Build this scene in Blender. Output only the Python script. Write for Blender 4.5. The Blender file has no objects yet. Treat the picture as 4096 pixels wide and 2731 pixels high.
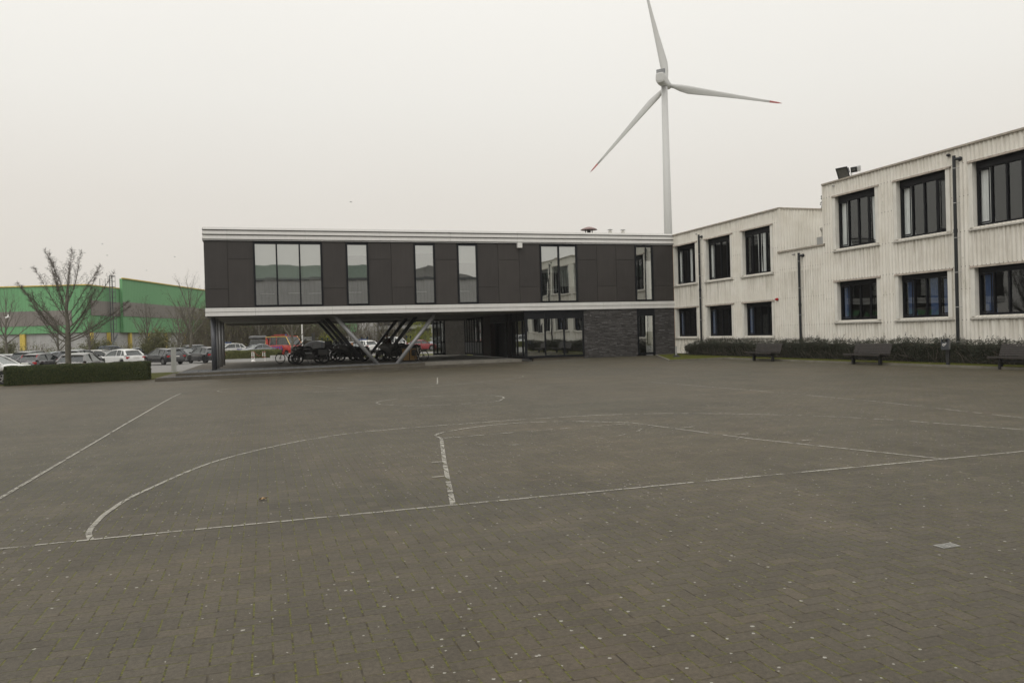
import bpy, math, random
import numpy as np
from mathutils import Vector, Matrix
R = math.radians
PI = math.pi
scn = bpy.context.scene
COL = scn.collection

# ------------------------------------------------------------------ camera
cam_d = bpy.data.cameras.new("camera")
cam_d.sensor_width = 36.0
cam_d.lens = 27.177
cam_d.clip_start = 0.1
cam_d.clip_end = 4000
cam = bpy.data.objects.new("camera", cam_d)
COL.objects.link(cam)
cam.matrix_world = Matrix.Translation((0, 0, 1.6)) @ Matrix.Rotation(PI / 2 - 0.009, 4, 'X') @ Matrix.Rotation(-0.02817, 4, 'Z')
scn.camera = cam

# ------------------------------------------------------------------ overcast sky
world = bpy.data.worlds.new("World")
scn.world = world
world.use_nodes = True
wt = world.node_tree
wt.nodes.clear()
w_out = wt.nodes.new('ShaderNodeOutputWorld')
bg1 = wt.nodes.new('ShaderNodeBackground')
bg2 = wt.nodes.new('ShaderNodeBackground')
addw = wt.nodes.new('ShaderNodeAddShader')
sky = wt.nodes.new('ShaderNodeTexSky')
sky.sky_type = 'NISHITA'
sky.sun_disc = False
sky.sun_elevation = R(48)
sky.sun_rotation = R(200)
sky.dust_density = 6
sky.air_density = 2
hsv = wt.nodes.new('ShaderNodeHueSaturation')
hsv.inputs['Saturation'].default_value = 0.12
wt.links.new(sky.outputs[0], hsv.inputs['Color'])
wt.links.new(hsv.outputs[0], bg1.inputs[0])
bg1.inputs[1].default_value = 0.006
tc = wt.nodes.new('ShaderNodeTexCoord')
sx = wt.nodes.new('ShaderNodeSeparateXYZ')
wt.links.new(tc.outputs['Generated'], sx.inputs[0])
nz = wt.nodes.new('ShaderNodeTexNoise')
nz.inputs['Scale'].default_value = 1.6
nz.inputs['Detail'].default_value = 2.5
wt.links.new(tc.outputs['Generated'], nz.inputs['Vector'])
madd = wt.nodes.new('ShaderNodeMath'); madd.operation = 'MULTIPLY_ADD'
wt.links.new(nz.outputs['Fac'], madd.inputs[0]); madd.inputs[1].default_value = 0.06
wt.links.new(sx.outputs['Z'], madd.inputs[2])
cr = wt.nodes.new('ShaderNodeValToRGB')
e = cr.color_ramp.elements
e[0].position = 0.0; e[0].color = (0.53, 0.485, 0.43, 1)
e[1].position = 1.0; e[1].color = (1.35, 1.33, 1.30, 1)
for p_, c_ in ((0.06, (0.665, 0.625, 0.565, 1)), (0.20, (0.735, 0.70, 0.645, 1)), (0.32, (0.835, 0.815, 0.765, 1)), (0.46, (0.93, 0.91, 0.86, 1))):
    q_ = e.new(p_); q_.color = c_
wt.links.new(madd.outputs[0], cr.inputs[0])
wt.links.new(cr.outputs[0], bg2.inputs[0])
bg2.inputs[1].default_value = 1.05
wt.links.new(bg1.outputs[0], addw.inputs[0])
wt.links.new(bg2.outputs[0], addw.inputs[1])
wt.links.new(addw.outputs[0], w_out.inputs[0])

sun_d = bpy.data.lights.new("sun", 'SUN')
sun_d.energy = 0.85
sun_d.angle = R(40)
sun_d.color = (1.0, 0.97, 0.92)
sun = bpy.data.objects.new("sun", sun_d)
COL.objects.link(sun)
# sun direction: behind and to the left of the camera, high
sun.rotation_euler = (R(42), 0, R(-20))

scn.view_settings.view_transform = 'Standard'
scn.view_settings.look = 'None'
scn.view_settings.exposure = 0.0
scn.view_settings.gamma = 1.0

# ------------------------------------------------------------------ frames
TH = R(17.870810)
CX, CY = 10.601, 50.075
UX = np.array([math.cos(TH), math.sin(TH)])
NX = np.array([-math.sin(TH), math.cos(TH)])

def main_xy(s, n):           # office-building frame -> world
    return (CX + UX[0] * s + NX[0] * n, CY + UX[1] * s + NX[1] * n)

def to_main(x, y):
    dx, dy = x - CX, y - CY
    return (dx * UX[0] + dy * UX[1], dx * NX[0] + dy * NX[1])

def wing_xy(t, y):           # wing frame: t towards camera, y inward
    return (CX + math.sin(TH) * t + math.cos(TH) * y, CY - math.cos(TH) * t + math.sin(TH) * y)

def sstep(v):
    v = max(0.0, min(1.0, v))
    return v * v * (3 - 2 * v)

def zg(s, n):                # courtyard ground height
    return -0.22 * sstep((n + 22) / 19) * sstep((-s - 6.0) / 10.0)

# ------------------------------------------------------------------ mesh builder
class MB:
    def __init__(self):
        self.v = []; self.f = []
    def add(self, vs, fs):
        b = len(self.v)
        self.v.extend([tuple(p) for p in vs])
        self.f.extend([tuple(b + i for i in f) for f in fs])
        return self
    def box(self, x0, x1, y0, y1, z0, z1):
        self.add([(x0, y0, z0), (x1, y0, z0), (x1, y1, z0), (x0, y1, z0), (x0, y0, z1), (x1, y0, z1), (x1, y1, z1), (x0, y1, z1)],
                 [(0, 3, 2, 1), (4, 5, 6, 7), (0, 1, 5, 4), (1, 2, 6, 5), (2, 3, 7, 6), (3, 0, 4, 7)])
        return self
    def quad(self, a, b, c, d):
        self.add([a, b, c, d], [(0, 1, 2, 3)]); return self
    def hexa(self, p):          # 8 points: bottom 4 ccw, top 4 ccw
        self.add(p, [(0, 3, 2, 1), (4, 5, 6, 7), (0, 1, 5, 4), (1, 2, 6, 5), (2, 3, 7, 6), (3, 0, 4, 7)]); return self
    def tube(self, pts, rad, n=8, cap=True):
        pts = [Vector(p) for p in pts]
        if not hasattr(rad, '__len__'): rad = [rad] * len(pts)
        b = len(self.v); prev = None
        for i, p in enumerate(pts):
            if i == 0: d = pts[1] - pts[0]
            elif i == len(pts) - 1: d = pts[-1] - pts[-2]
            else: d = (pts[i + 1] - pts[i - 1])
            d = d.normalized() if d.length > 1e-9 else Vector((0, 0, 1))
            if prev is None:
                a = d.orthogonal().normalized()
            else:
                a = prev - d * prev.dot(d)
                a = a.normalized() if a.length > 1e-6 else d.orthogonal().normalized()
            prev = a; c = d.cross(a)
            for k in range(n):
                t = 2 * PI * k / n
                q = p + (a * math.cos(t) + c * math.sin(t)) * rad[i]
                self.v.append((q.x, q.y, q.z))
        for i in range(len(pts) - 1):
            for k in range(n):
                k2 = (k + 1) % n
                self.f.append((b + i * n + k, b + i * n + k2, b + (i + 1) * n + k2, b + (i + 1) * n + k))
        if cap:
            self.f.append(tuple(b + k for k in reversed(range(n))))
            m = b + (len(pts) - 1) * n
            self.f.append(tuple(m + k for k in range(n)))
        return self
    def lathe(self, prof, n=20, c=(0, 0, 0), axis='Z', ring=False):
        b = len(self.v)
        for r, h in prof:
            for k in range(n):
                t = 2 * PI * k / n
                if axis == 'Z': p = (c[0] + r * math.cos(t), c[1] + r * math.sin(t), c[2] + h)
                elif axis == 'Y': p = (c[0] + r * math.cos(t), c[1] + h, c[2] + r * math.sin(t))
                else: p = (c[0] + h, c[1] + r * math.cos(t), c[2] + r * math.sin(t))
                self.v.append(p)
        for i in range(len(prof) - 1):
            for k in range(n):
                k2 = (k + 1) % n
                self.f.append((b + i * n + k, b + i * n + k2, b + (i + 1) * n + k2, b + (i + 1) * n + k))
        m = b + (len(prof) - 1) * n
        if ring:
            for k in range(n): k2 = (k + 1) % n; self.f.append((m + k, m + k2, b + k2, b + k))
        else:
            self.f.append(tuple(b + k for k in range(n)))
            self.f.append(tuple(m + k for k in range(n)))
        return self
    def prism(self, poly, a0, a1, axis='Y'):   # poly in the two other axes
        n = len(poly); b = len(self.v)
        for a in (a0, a1):
            for p, q in poly:
                self.v.append({'Y': (p, a, q), 'X': (a, p, q), 'Z': (p, q, a)}[axis])
        self.f.append(tuple(b + k for k in range(n)))
        self.f.append(tuple(b + n + k for k in reversed(range(n))))
        for k in range(n):
            k2 = (k + 1) % n
            self.f.append((b + k, b + n + k, b + n + k2, b + k2))
        return self
    def xf(self, M, start=0):
        for i in range(start, len(self.v)):
            q = M @ Vector(self.v[i]); self.v[i] = (q.x, q.y, q.z)
        return self

def obj(name, mb, m, parent=None, smooth=False, label=None, kind=None, bevel=0, fixn=True):
    me = bpy.data.meshes.new(name)
    me.from_pydata(mb.v, [], mb.f)
    if fixn:
        import bmesh
        bm = bmesh.new(); bm.from_mesh(me)
        bmesh.ops.recalc_face_normals(bm, faces=bm.faces)
        bm.to_mesh(me); bm.free()
    me.update()
    if m is not None: me.materials.append(m)
    if smooth:
        for p in me.polygons: p.use_smooth = True
    o = bpy.data.objects.new(name, me)
    COL.objects.link(o)
    if parent is not None: o.parent = parent
    if label: o['label'] = label
    if kind: o['kind'] = kind
    if bevel:
        bv = o.modifiers.new('bevel', 'BEVEL'); bv.width = bevel; bv.segments = 2; bv.limit_method = 'ANGLE'
    return o

def npobj(name, V, F, m, parent=None, label=None, kind=None, smooth=False):
    """V: (n,3) array, F: (k,m) array of equal-size faces"""
    me = bpy.data.meshes.new(name)
    V = np.asarray(V, dtype=np.float32); F = np.asarray(F, dtype=np.int32)
    me.vertices.add(len(V)); me.vertices.foreach_set('co', V.ravel())
    me.loops.add(F.size); me.loops.foreach_set('vertex_index', F.ravel())
    me.polygons.add(len(F))
    me.polygons.foreach_set('loop_start', np.arange(len(F), dtype=np.int32) * F.shape[1])
    me.polygons.foreach_set('loop_total', np.full(len(F), F.shape[1], dtype=np.int32))
    if smooth: me.polygons.foreach_set('use_smooth', np.ones(len(F), dtype=bool))
    me.update(calc_edges=True); me.validate()
    if m is not None: me.materials.append(m)
    o = bpy.data.objects.new(name, me); COL.objects.link(o)
    if parent is not None: o.parent = parent
    if label: o['label'] = label
    if kind: o['kind'] = kind
    return o

def tag(o, label, cat, group=None):
    o['label'] = label; o['category'] = cat
    if group: o['group'] = group
    return o

def thing(name, label, cat, loc=(0, 0, 0), rz=0.0, group=None):
    o = bpy.data.objects.new(name, None); COL.objects.link(o)
    o.empty_display_size = 0.3
    o.location = loc; o.rotation_euler = (0, 0, rz)
    return tag(o, label, cat, group)

def dup(root, loc, rz=0, sc=1.0, label=None):
    r = root.copy(); COL.objects.link(r); r.location = loc; r.rotation_euler = (0, 0, rz); r.scale = (sc, sc, sc)
    if label: r['label'] = label
    for ch in list(root.children):
        c = ch.copy(); COL.objects.link(c); c.parent = r
        for g2 in list(ch.children):
            d = g2.copy(); COL.objects.link(d); d.parent = c
    return r

# ------------------------------------------------------------------ materials
class NT:
    def __init__(self, name):
        self.m = bpy.data.materials.new(name); self.m.use_nodes = True
        self.t = self.m.node_tree; self.n = self.t.nodes; self.l = self.t.links
        self.b = self.n['Principled BSDF']
    def new(self, ty, **kw):
        x = self.n.new(ty)
        for k, v in kw.items(): setattr(x, k, v)
        return x
    def link(self, a, b): self.l.new(a, b)
    def setin(self, s, v):
        if isinstance(v, bpy.types.NodeSocket): self.l.new(v, s)
        else: s.default_value = v
    def math(self, op, a, b=0.0, c=0.0, clamp=False):
        x = self.new('ShaderNodeMath', operation=op); x.use_clamp = clamp
        self.setin(x.inputs[0], a); self.setin(x.inputs[1], b)
        if op in ('MULTIPLY_ADD', 'COMPARE', 'WRAP'): self.setin(x.inputs[2], c)
        return x.outputs[0]
    def mix(self, f, a, b):
        x = self.new('ShaderNodeMix', data_type='RGBA')
        self.setin(x.inputs[0], f); self.setin(x.inputs[6], a); self.setin(x.inputs[7], b)
        return x.outputs[2]
    def obj(self):
        return self.new('ShaderNodeTexCoord').outputs['Object']
    def mapping(self, vec, scale=(1, 1, 1), loc=(0, 0, 0)):
        x = self.new('ShaderNodeMapping'); self.link(vec, x.inputs[0])
        x.inputs['Scale'].default_value = scale; x.inputs['Location'].default_value = loc
        return x.outputs[0]
    def noise(self, vec, scale=5, detail=3, rough=0.55):
        x = self.new('ShaderNodeTexNoise'); self.link(vec, x.inputs['Vector'])
        x.inputs['Scale'].default_value = scale; x.inputs['Detail'].default_value = detail; x.inputs['Roughness'].default_value = rough
        return x.outputs['Fac']
    def ramp(self, f, stops):
        x = self.new('ShaderNodeValToRGB'); self.link(f, x.inputs[0])
        e = x.color_ramp.elements
        e[0].position = stops[0][0]; e[0].color = c4(stops[0][1])
        e[1].position = stops[-1][0]; e[1].color = c4(stops[-1][1])
        for p, c in stops[1:-1]:
            q = e.new(p); q.color = c4(c)
        return x.outputs[0]
    def bump(self, h, strength=0.3, dist=0.01):
        x = self.new('ShaderNodeBump'); self.link(h, x.inputs['Height'])
        x.inputs['Strength'].default_value = strength; x.inputs['Distance'].default_value = dist
        return x.outputs[0]

def c4(c):
    if not hasattr(c, '__len__'): return (c, c, c, 1)
    return tuple(c) + (1,) if len(c) == 3 else tuple(c)

def pm(name, col, rough=0.6, var=0.12, scale=3.0, bump=0.0, bscale=40, metal=0.0, streak=0.0, coat=0.0, dirt=None, spec=None):
    """general painted/plastic/metal surface with tonal variation, optional vertical streaks"""
    k = NT(name); o = k.obj()
    n1 = k.noise(o, scale, 5, 0.6)
    lo = tuple(c * (1 - var) for c in col); hi = tuple(min(1, c * (1 + var)) for c in col)
    c = k.ramp(n1, [(0.3, lo), (0.7, hi)])
    if streak:
        n2 = k.noise(k.mapping(o, (7, 7, 0.35)), 1.5, 4, 0.65)
        d = dirt or tuple(x * 0.45 for x in col)
        f = k.math('MULTIPLY', k.ramp(n2, [(0.45, (0, 0, 0)), (0.75, (1, 1, 1))]), streak)
        c = k.mix(f, c, c4(d))
    k.setin(k.b.inputs['Base Color'], c)
    rr = k.ramp(k.noise(o, scale * 4, 3), [(0.3, (max(rough - 0.08, 0.02),) * 3), (0.7, (min(rough + 0.08, 1),) * 3)])
    k.link(rr, k.b.inputs['Roughness'])
    k.b.inputs['Metallic'].default_value = metal
    if spec is not None: k.b.inputs['Specular IOR Level'].default_value = spec
    if coat: k.b.inputs['Coat Weight'].default_value = coat; k.b.inputs['Coat Roughness'].default_value = 0.06
    if bump:
        k.link(k.bump(k.noise(o, bscale, 4), bump, 0.01), k.b.inputs['Normal'])
    return k.m

def herring(k, w=0.101):
    """90-degree herringbone: returns (edge distance in brick widths, brick id vector, moss mask direction)"""
    o = k.obj()
    sc = k.new('ShaderNodeVectorMath', operation='SCALE'); k.link(o, sc.inputs[0]); sc.inputs['Scale'].default_value = 1 / w
    sp = k.new('ShaderNodeSeparateXYZ'); k.link(sc.outputs[0], sp.inputs[0])
    X, Y = sp.outputs['X'], sp.outputs['Y']
    i, j = k.math('FLOOR', X), k.math('FLOOR', Y)
    fx, fy = k.math('SUBTRACT', X, i), k.math('SUBTRACT', Y, j)
    kk = k.math('FLOORED_MODULO', k.math('SUBTRACT', i, j), 4.0)
    is0 = k.math('LESS_THAN', kk, 0.5)
    is1 = k.math('COMPARE', kk, 1.0, 0.4)
    is2 = k.math('COMPARE', kk, 2.0, 0.4)
    is3 = k.math('GREATER_THAN', kk, 2.5)
    ix, iy = k.math('SUBTRACT', 1.0, fx), k.math('SUBTRACT', 1.0, fy)
    # push away edges that are interior to a brick
    dl = k.math('ADD', fx, is1); dr = k.math('ADD', ix, is0)
    db = k.math('ADD', fy, is2); dt = k.math('ADD', iy, is3)
    dx = k.math('MINIMUM', dl, dr); dy = k.math('MINIMUM', db, dt)
    d = k.math('MINIMUM', dx, dy)
    bi = k.math('SUBTRACT', i, is1); bj = k.math('SUBTRACT', j, is2)
    cb = k.new('ShaderNodeCombineXYZ'); k.link(bi, cb.inputs[0]); k.link(bj, cb.inputs[1])
    wn = k.new('ShaderNodeTexWhiteNoise', noise_dimensions='3D'); k.link(cb.outputs[0], wn.inputs['Vector'])
    return o, d, dx, wn.outputs['Value']

def paving_mat():
    k = NT('herringbone_paving')
    o, d, dx, rnd = herring(k)
    big = k.noise(o, 0.16, 4, 0.6)
    mid = k.noise(o, 1.1, 5, 0.65)
    grit = k.noise(o, 160, 2, 0.7)
    fine = k.noise(o, 38, 3, 0.7)
    base = k.ramp(rnd, [(0.0, (0.0630, 0.0545, 0.0412)), (0.25, (0.0685, 0.0594, 0.0450)), (0.85, (0.0728, 0.0634, 0.0480)), (1.0, (0.084, 0.0710, 0.0524))])
    tint = k.ramp(big, [(0.36, (0.90, 0.93, 0.93)), (0.5, (1.0, 1.0, 1.0)), (0.64, (1.08, 1.05, 1.0))])
    mm = k.new('ShaderNodeMix', data_type='RGBA', blend_type='MULTIPLY'); mm.inputs[0].default_value = 1.0
    k.link(base, mm.inputs[6]); k.link(tint, mm.inputs[7])
    c = mm.outputs[2]
    t2 = k.ramp(mid, [(0.3, (0.90,) * 3), (0.7, (1.10,) * 3)])
    m2 = k.new('ShaderNodeMix', data_type='RGBA', blend_type='MULTIPLY'); m2.inputs[0].default_value = 1.0
    k.link(c, m2.inputs[6]); k.link(t2, m2.inputs[7]); c = m2.outputs[2]
    t3 = k.ramp(k.math('MULTIPLY_ADD', fine, 0.55, k.math('MULTIPLY', grit, 0.45)), [(0.36, (0.66,) * 3), (0.64, (1.38,) * 3)])
    m3 = k.new('ShaderNodeMix', data_type='RGBA', blend_type='MULTIPLY'); m3.inputs[0].default_value = 1.0
    k.link(c, m3.inputs[6]); k.link(t3, m3.inputs[7]); c = m3.outputs[2]
    # reddish worn patches
    rp = k.ramp(k.noise(o, 0.55, 3, 0.5), [(0.60, (0, 0, 0)), (0.72, (1, 1, 1))])
    c = k.mix(k.math('MULTIPLY', rp, 0.12), c, (0.150, 0.105, 0.075, 1))
    # darker dirt patches and long worn streaks
    dp = k.ramp(k.noise(k.mapping(o, (1, .35, 1), (4, 9, 0)), 0.9, 6, 0.7), [(0.34, (0.80,) * 3), (0.5, (1.0,) * 3), (0.68, (1.10,) * 3)])
    m4 = k.new('ShaderNodeMix', data_type='RGBA', blend_type='MULTIPLY'); m4.inputs[0].default_value = 1.0
    k.link(c, m4.inputs[6]); k.link(dp, m4.inputs[7]); c = m4.outputs[2]
    ss = k.ramp(k.noise(k.mapping(o, (.10, 1.6, 1), (1, 5, 0)), 1.0, 6, 0.75), [(0.33, (0.86, 0.87, 0.88)), (0.52, (1.0,) * 3), (0.68, (1.16, 1.13, 1.08))])
    m5 = k.new('ShaderNodeMix', data_type='RGBA', blend_type='MULTIPLY'); m5.inputs[0].default_value = 1.0
    k.link(c, m5.inputs[6]); k.link(ss, m5.inputs[7]); c = m5.outputs[2]
    # mossy dirt gathered in the inner corner along the walls and kerb
    so = k.new('ShaderNodeSeparateXYZ'); k.link(o, so.inputs[0])
    near = k.math('MULTIPLY', k.math('MULTIPLY_ADD', so.outputs['Y'], 0.33, 1.0, clamp=True), k.math('MULTIPLY_ADD', so.outputs['X'], 0.25, 2.0, clamp=True))
    side = k.math('MULTIPLY_ADD', so.outputs['X'], 0.8, 2.9, clamp=True)
    mz = k.math('MULTIPLY', k.math('MAXIMUM', near, side), k.ramp(k.noise(o, 2.2, 5, 0.75), [(0.42, (0, 0, 0)), (0.62, (1, 1, 1))]))
    c = k.mix(k.math('MULTIPLY', mz, 0.7), c, (0.060, 0.056, 0.022, 1))
    # joints (wobbly), sand brown, moss green in places
    wob = k.math('MULTIPLY_ADD', fine, 0.09, k.math('MULTIPLY_ADD', dx, 0.0, -0.005))
    jm = k.math('SUBTRACT', 1.0, k.math('DIVIDE', k.math('SUBTRACT', d, k.math('MULTIPLY', wob, 0.45)), 0.055), clamp=True)
    jn = k.noise(k.mapping(o, (1, 1, 1), (31, 7, 2)), 4.5, 3, 0.7)
    jw = k.ramp(jn, [(0.34, (0.35,) * 3), (0.50, (1, 1, 1))])
    jw = k.math('MULTIPLY', jw, k.math('MULTIPLY_ADD', k.math('LESS_THAN', dx, k.math('ADD', d, 0.002)), 0.45, 0.55))
    jc = k.ramp(k.noise(k.mapping(o, (1, 1, 1), (3, 17, 9)), 14, 3, 0.7), [(0.36, (0.026, 0.022, 0.017)), (0.45, (0.040, 0.028, 0.015)), (0.53, (0.120, 0.125, 0.015)), (0.59, (0.065, 0.070, 0.012)), (0.70, (0.020, 0.018, 0.014))])
    c = k.mix(k.math('MULTIPLY', jm, jw), c, jc)
    # chewing gum and lichen spots
    vo = k.new('ShaderNodeTexVoronoi', feature='F1'); k.link(o, vo.inputs['Vector']); vo.inputs['Scale'].default_value = 13.0
    vs = k.new('ShaderNodeSeparateXYZ'); k.link(vo.outputs['Color'], vs.inputs[0])
    spr = k.math('MULTIPLY_ADD', vs.outputs['Y'], 0.105, 0.045)
    shape = k.math('MULTIPLY_ADD', k.noise(o, 75, 3), 0.22, k.math('SUBTRACT', vo.outputs['Distance'], 0.105))
    sp1 = k.math('LESS_THAN', shape, spr)
    dens = k.ramp(k.noise(k.mapping(o, (1, 1, 1), (5, 3, 0)), 0.5, 2), [(0.36, (0.14,) * 3), (0.60, (1.0,) * 3)])
    sp2 = k.math('LESS_THAN', vs.outputs['X'], dens)
    spot = k.math('MULTIPLY', k.math('MULTIPLY', sp1, sp2), 0.80)
    c = k.mix(spot, c, (0.36, 0.35, 0.31, 1))
    k.link(c, k.b.inputs['Base Color'])
    k.b.inputs['Roughness'].default_value = 0.60
    k.b.inputs['Specular IOR Level'].default_value = 0.22
    k.b.inputs['Specular Tint'].default_value = (1.0, 0.90, 0.76, 1)
    hh = k.math('MULTIPLY_ADD', grit, 0.25, k.math('MULTIPLY', jm, -1.0))
    hh = k.math('MULTIPLY_ADD', rnd, 0.35, hh)
    k.link(k.bump(hh, 0.55, 0.005), k.b.inputs['Normal'])
    return k.m

def paint_mat():
    k = NT('worn_white_line_paint')
    o, d, dx, rnd = herring(k)
    keep = k.math('GREATER_THAN', k.math('MULTIPLY_ADD', k.noise(o, 30, 3), 0.06, d), 0.075)
    n = k.noise(o, 3.2, 5, 0.7)
    n2 = k.math('MULTIPLY_ADD', rnd, 0.18, n)
    wear = k.new('ShaderNodeAttribute', attribute_name='wear', attribute_type='GEOMETRY')
    a = k.math('SUBTRACT', n2, wear.outputs['Fac'])
    a = k.math('MULTIPLY', a, 7.0, clamp=True)
    a = k.math('MULTIPLY', k.math('MULTIPLY', a, keep), k.math('MULTIPLY_ADD', k.noise(o, 11, 4, 0.8), 1.1, 0.12), clamp=True)
    tr = k.new('ShaderNodeBsdfTransparent'); mx = k.new('ShaderNodeMixShader')
    k.b.inputs['Base Color'].default_value = (0.42, 0.40, 0.345, 1)
    k.link(k.ramp(k.noise(o, 60, 2), [(0.3, (0.34, 0.325, 0.28)), (0.7, (0.47, 0.45, 0.39))]), k.b.inputs['Base Color'])
    k.b.inputs['Roughness'].default_value = 0.8
    k.link(a, mx.inputs[0]); k.link(tr.outputs[0], mx.inputs[1]); k.link(k.b.outputs[0], mx.inputs[2])
    k.link(mx.outputs[0], k.n['Material Output'].inputs[0])
    return k.m

def glass_mat(name, refl=0.5, tint=(0.5, 0.52, 0.5), wav=0.25, wscale=0.9, power=1.0):
    """window pane: mirror layer over a tinted see-through layer"""
    k = NT(name); o = k.obj()
    gl = k.new('ShaderNodeBsdfGlossy'); gl.inputs['Roughness'].default_value = 0.012
    gl.inputs['Color'].default_value = (0.93, 0.96, 0.95, 1)
    tr = k.new('ShaderNodeBsdfTransparent'); tr.inputs['Color'].default_value = c4(tint)
    h = k.noise(o, wscale, 1, 0.4)
    bn = k.bump(h, wav, 0.05)
    k.link(bn, gl.inputs['Normal'])
    ge = k.new('ShaderNodeNewGeometry'); dt_ = k.new('ShaderNodeVectorMath', operation='DOT_PRODUCT')
    k.link(ge.outputs['Incoming'], dt_.inputs[0]); k.link(ge.outputs['Normal'], dt_.inputs[1])
    ci = k.math('SUBTRACT', 1.0, k.math('ABSOLUTE', dt_.outputs['Value']))
    f = k.math('MULTIPLY_ADD', k.math('POWER', ci, 4.0), power * (1 - refl) * 0.9, refl + 0.04, clamp=True)
    mx = k.new('ShaderNodeMixShader'); k.link(f, mx.inputs[0]); k.link(tr.outputs[0], mx.inputs[1]); k.link(gl.outputs[0], mx.inputs[2])
    k.link(mx.outputs[0], k.n['Material Output'].inputs[0])
    return k.m

def grass_mat(name, a, b, c3, sc=6):
    k = NT(name); o = k.obj()
    c = k.ramp(k.noise(o, sc, 6, 0.75), [(0.3, a), (0.52, b), (0.7, c3)])
    k.link(c, k.b.inputs['Base Color']); k.b.inputs['Roughness'].default_value = 0.95
    k.b.inputs['Specular IOR Level'].default_value = 0.1
    k.link(k.bump(k.noise(o, 45, 4, 0.8), 0.9, 0.03), k.b.inputs['Normal'])
    return k.m

def leaf_mat(name, cols, rough=0.6):
    k = NT(name)
    g = k.new('ShaderNodeNewGeometry')
    c = k.ramp(g.outputs['Random Per Island'], cols)
    k.link(c, k.b.inputs['Base Color']); k.b.inputs['Roughness'].default_value = rough
    k.b.inputs['Specular IOR Level'].default_value = 0.25
    return k.m

def cladding_mat():
    k = NT('weathered_white_corrugated_sheet'); o = k.obj()
    c = k.ramp(k.noise(o, 0.9, 5, 0.65), [(0.3, (0.66, 0.625, 0.550)), (0.55, (0.745, 0.715, 0.645)), (0.75, (0.785, 0.76, 0.695))])
    rib = k.noise(k.mapping(o, (5.6, 0.2, 0.10)), 1.0, 3, 0.5)       # tone differs per rib
    c = k.mix(k.math('MULTIPLY', k.ramp(rib, [(0.50, (0, 0, 0)), (0.72, (1, 1, 1))]), 0.14), c, (0.40, 0.37, 0.31, 1))
    st = k.noise(k.mapping(o, (11, 1.0, 0.42)), 1.0, 5, 0.72)        # runs of grime
    pa = k.noise(k.mapping(o, (1, 1, 1), (9, 4, 1)), 0.55, 3, 0.6)   # where it gathers
    f = k.math('MULTIPLY', k.ramp(st, [(0.52, (0, 0, 0)), (0.70, (1, 1, 1))]), k.ramp(pa, [(0.48, (0.05,) * 3), (0.64, (1, 1, 1))]))
    c = k.mix(k.math('MULTIPLY', f, 0.40), c, (0.255, 0.235, 0.17, 1))
    # runs starting at the coping and under each sill
    sp = k.new('ShaderNodeSeparateXYZ'); k.link(o, sp.inputs[0]); X, Z = sp.outputs['X'], sp.outputs['Z']
    far = k.math('GREATER_THAN', X, 14.1)
    def run(zA, zB, depth):
        rel = k.math('SUBTRACT', k.math('MULTIPLY_ADD', far, zB - zA, zA), Z)
        return k.math('MULTIPLY', k.math('GREATER_THAN', rel, 0.0), k.math('SUBTRACT', 1.0, k.math('DIVIDE', rel, depth), clamp=True))
    under = k.math('LESS_THAN', k.math('FLOORED_MODULO', k.math('SUBTRACT', X, 0.1), 3.66), 2.75)
    zon = k.math('MULTIPLY', k.math('ADD', run(4.36, 5.0, 1.5), run(1.04, 1.70, 0.9)), under)
    zon = k.math('ADD', zon, k.math('MULTIPLY', run(7.66, 8.22, 0.5), 0.7))
    s2 = k.noise(k.mapping(o, (9, 1.0, 0.22), (7, 3, 1)), 1.0, 5, 0.75)
    fz = k.math('MULTIPLY', zon, k.ramp(s2, [(0.47, (0, 0, 0)), (0.66, (1, 1, 1))]))
    c = k.mix(k.math('MULTIPLY', fz, 0.85, clamp=True), c, (0.25, 0.215, 0.165, 1))
    al = k.noise(k.mapping(o, (3, 1, 0.8), (2, 8, 5)), 0.9, 6, 0.8)
    c = k.mix(k.math('MULTIPLY', k.ramp(al, [(0.62, (0, 0, 0)), (0.74, (1, 1, 1))]), 0.5), c, (0.17, 0.185, 0.10, 1))
    k.link(c, k.b.inputs['Base Color']); k.b.inputs['Roughness'].default_value = 0.75
    k.link(k.bump(k.noise(o, 60, 3), 0.15, 0.005), k.b.inputs['Normal'])
    return k.m

def concrete_mat(name, a, b, streak=0.3, sc=1.2):
    k = NT(name); o = k.obj()
    c = k.ramp(k.noise(o, sc, 6, 0.7), [(0.3, a), (0.7, b)])
    st = k.noise(k.mapping(o, (3, 3, 0.5)), 1.0, 5, 0.7)
    c = k.mix(k.math('MULTIPLY', k.ramp(st, [(0.5, (0, 0, 0)), (0.7, (1, 1, 1))]), streak), c, c4(tuple(x * 0.55 for x in a)))
    sp = k.noise(o, 120, 2, 0.7)
    m3 = k.new('ShaderNodeMix', data_type='RGBA', blend_type='MULTIPLY'); m3.inputs[0].default_value = 1.0
    k.link(c, m3.inputs[6]); k.link(k.ramp(sp, [(0.3, (0.8,) * 3), (0.7, (1.2,) * 3)]), m3.inputs[7])
    k.link(m3.outputs[2], k.b.inputs['Base Color']); k.b.inputs['Roughness'].default_value = 0.9
    k.link(k.bump(sp, 0.3, 0.004), k.b.inputs['Normal'])
    return k.m

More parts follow.
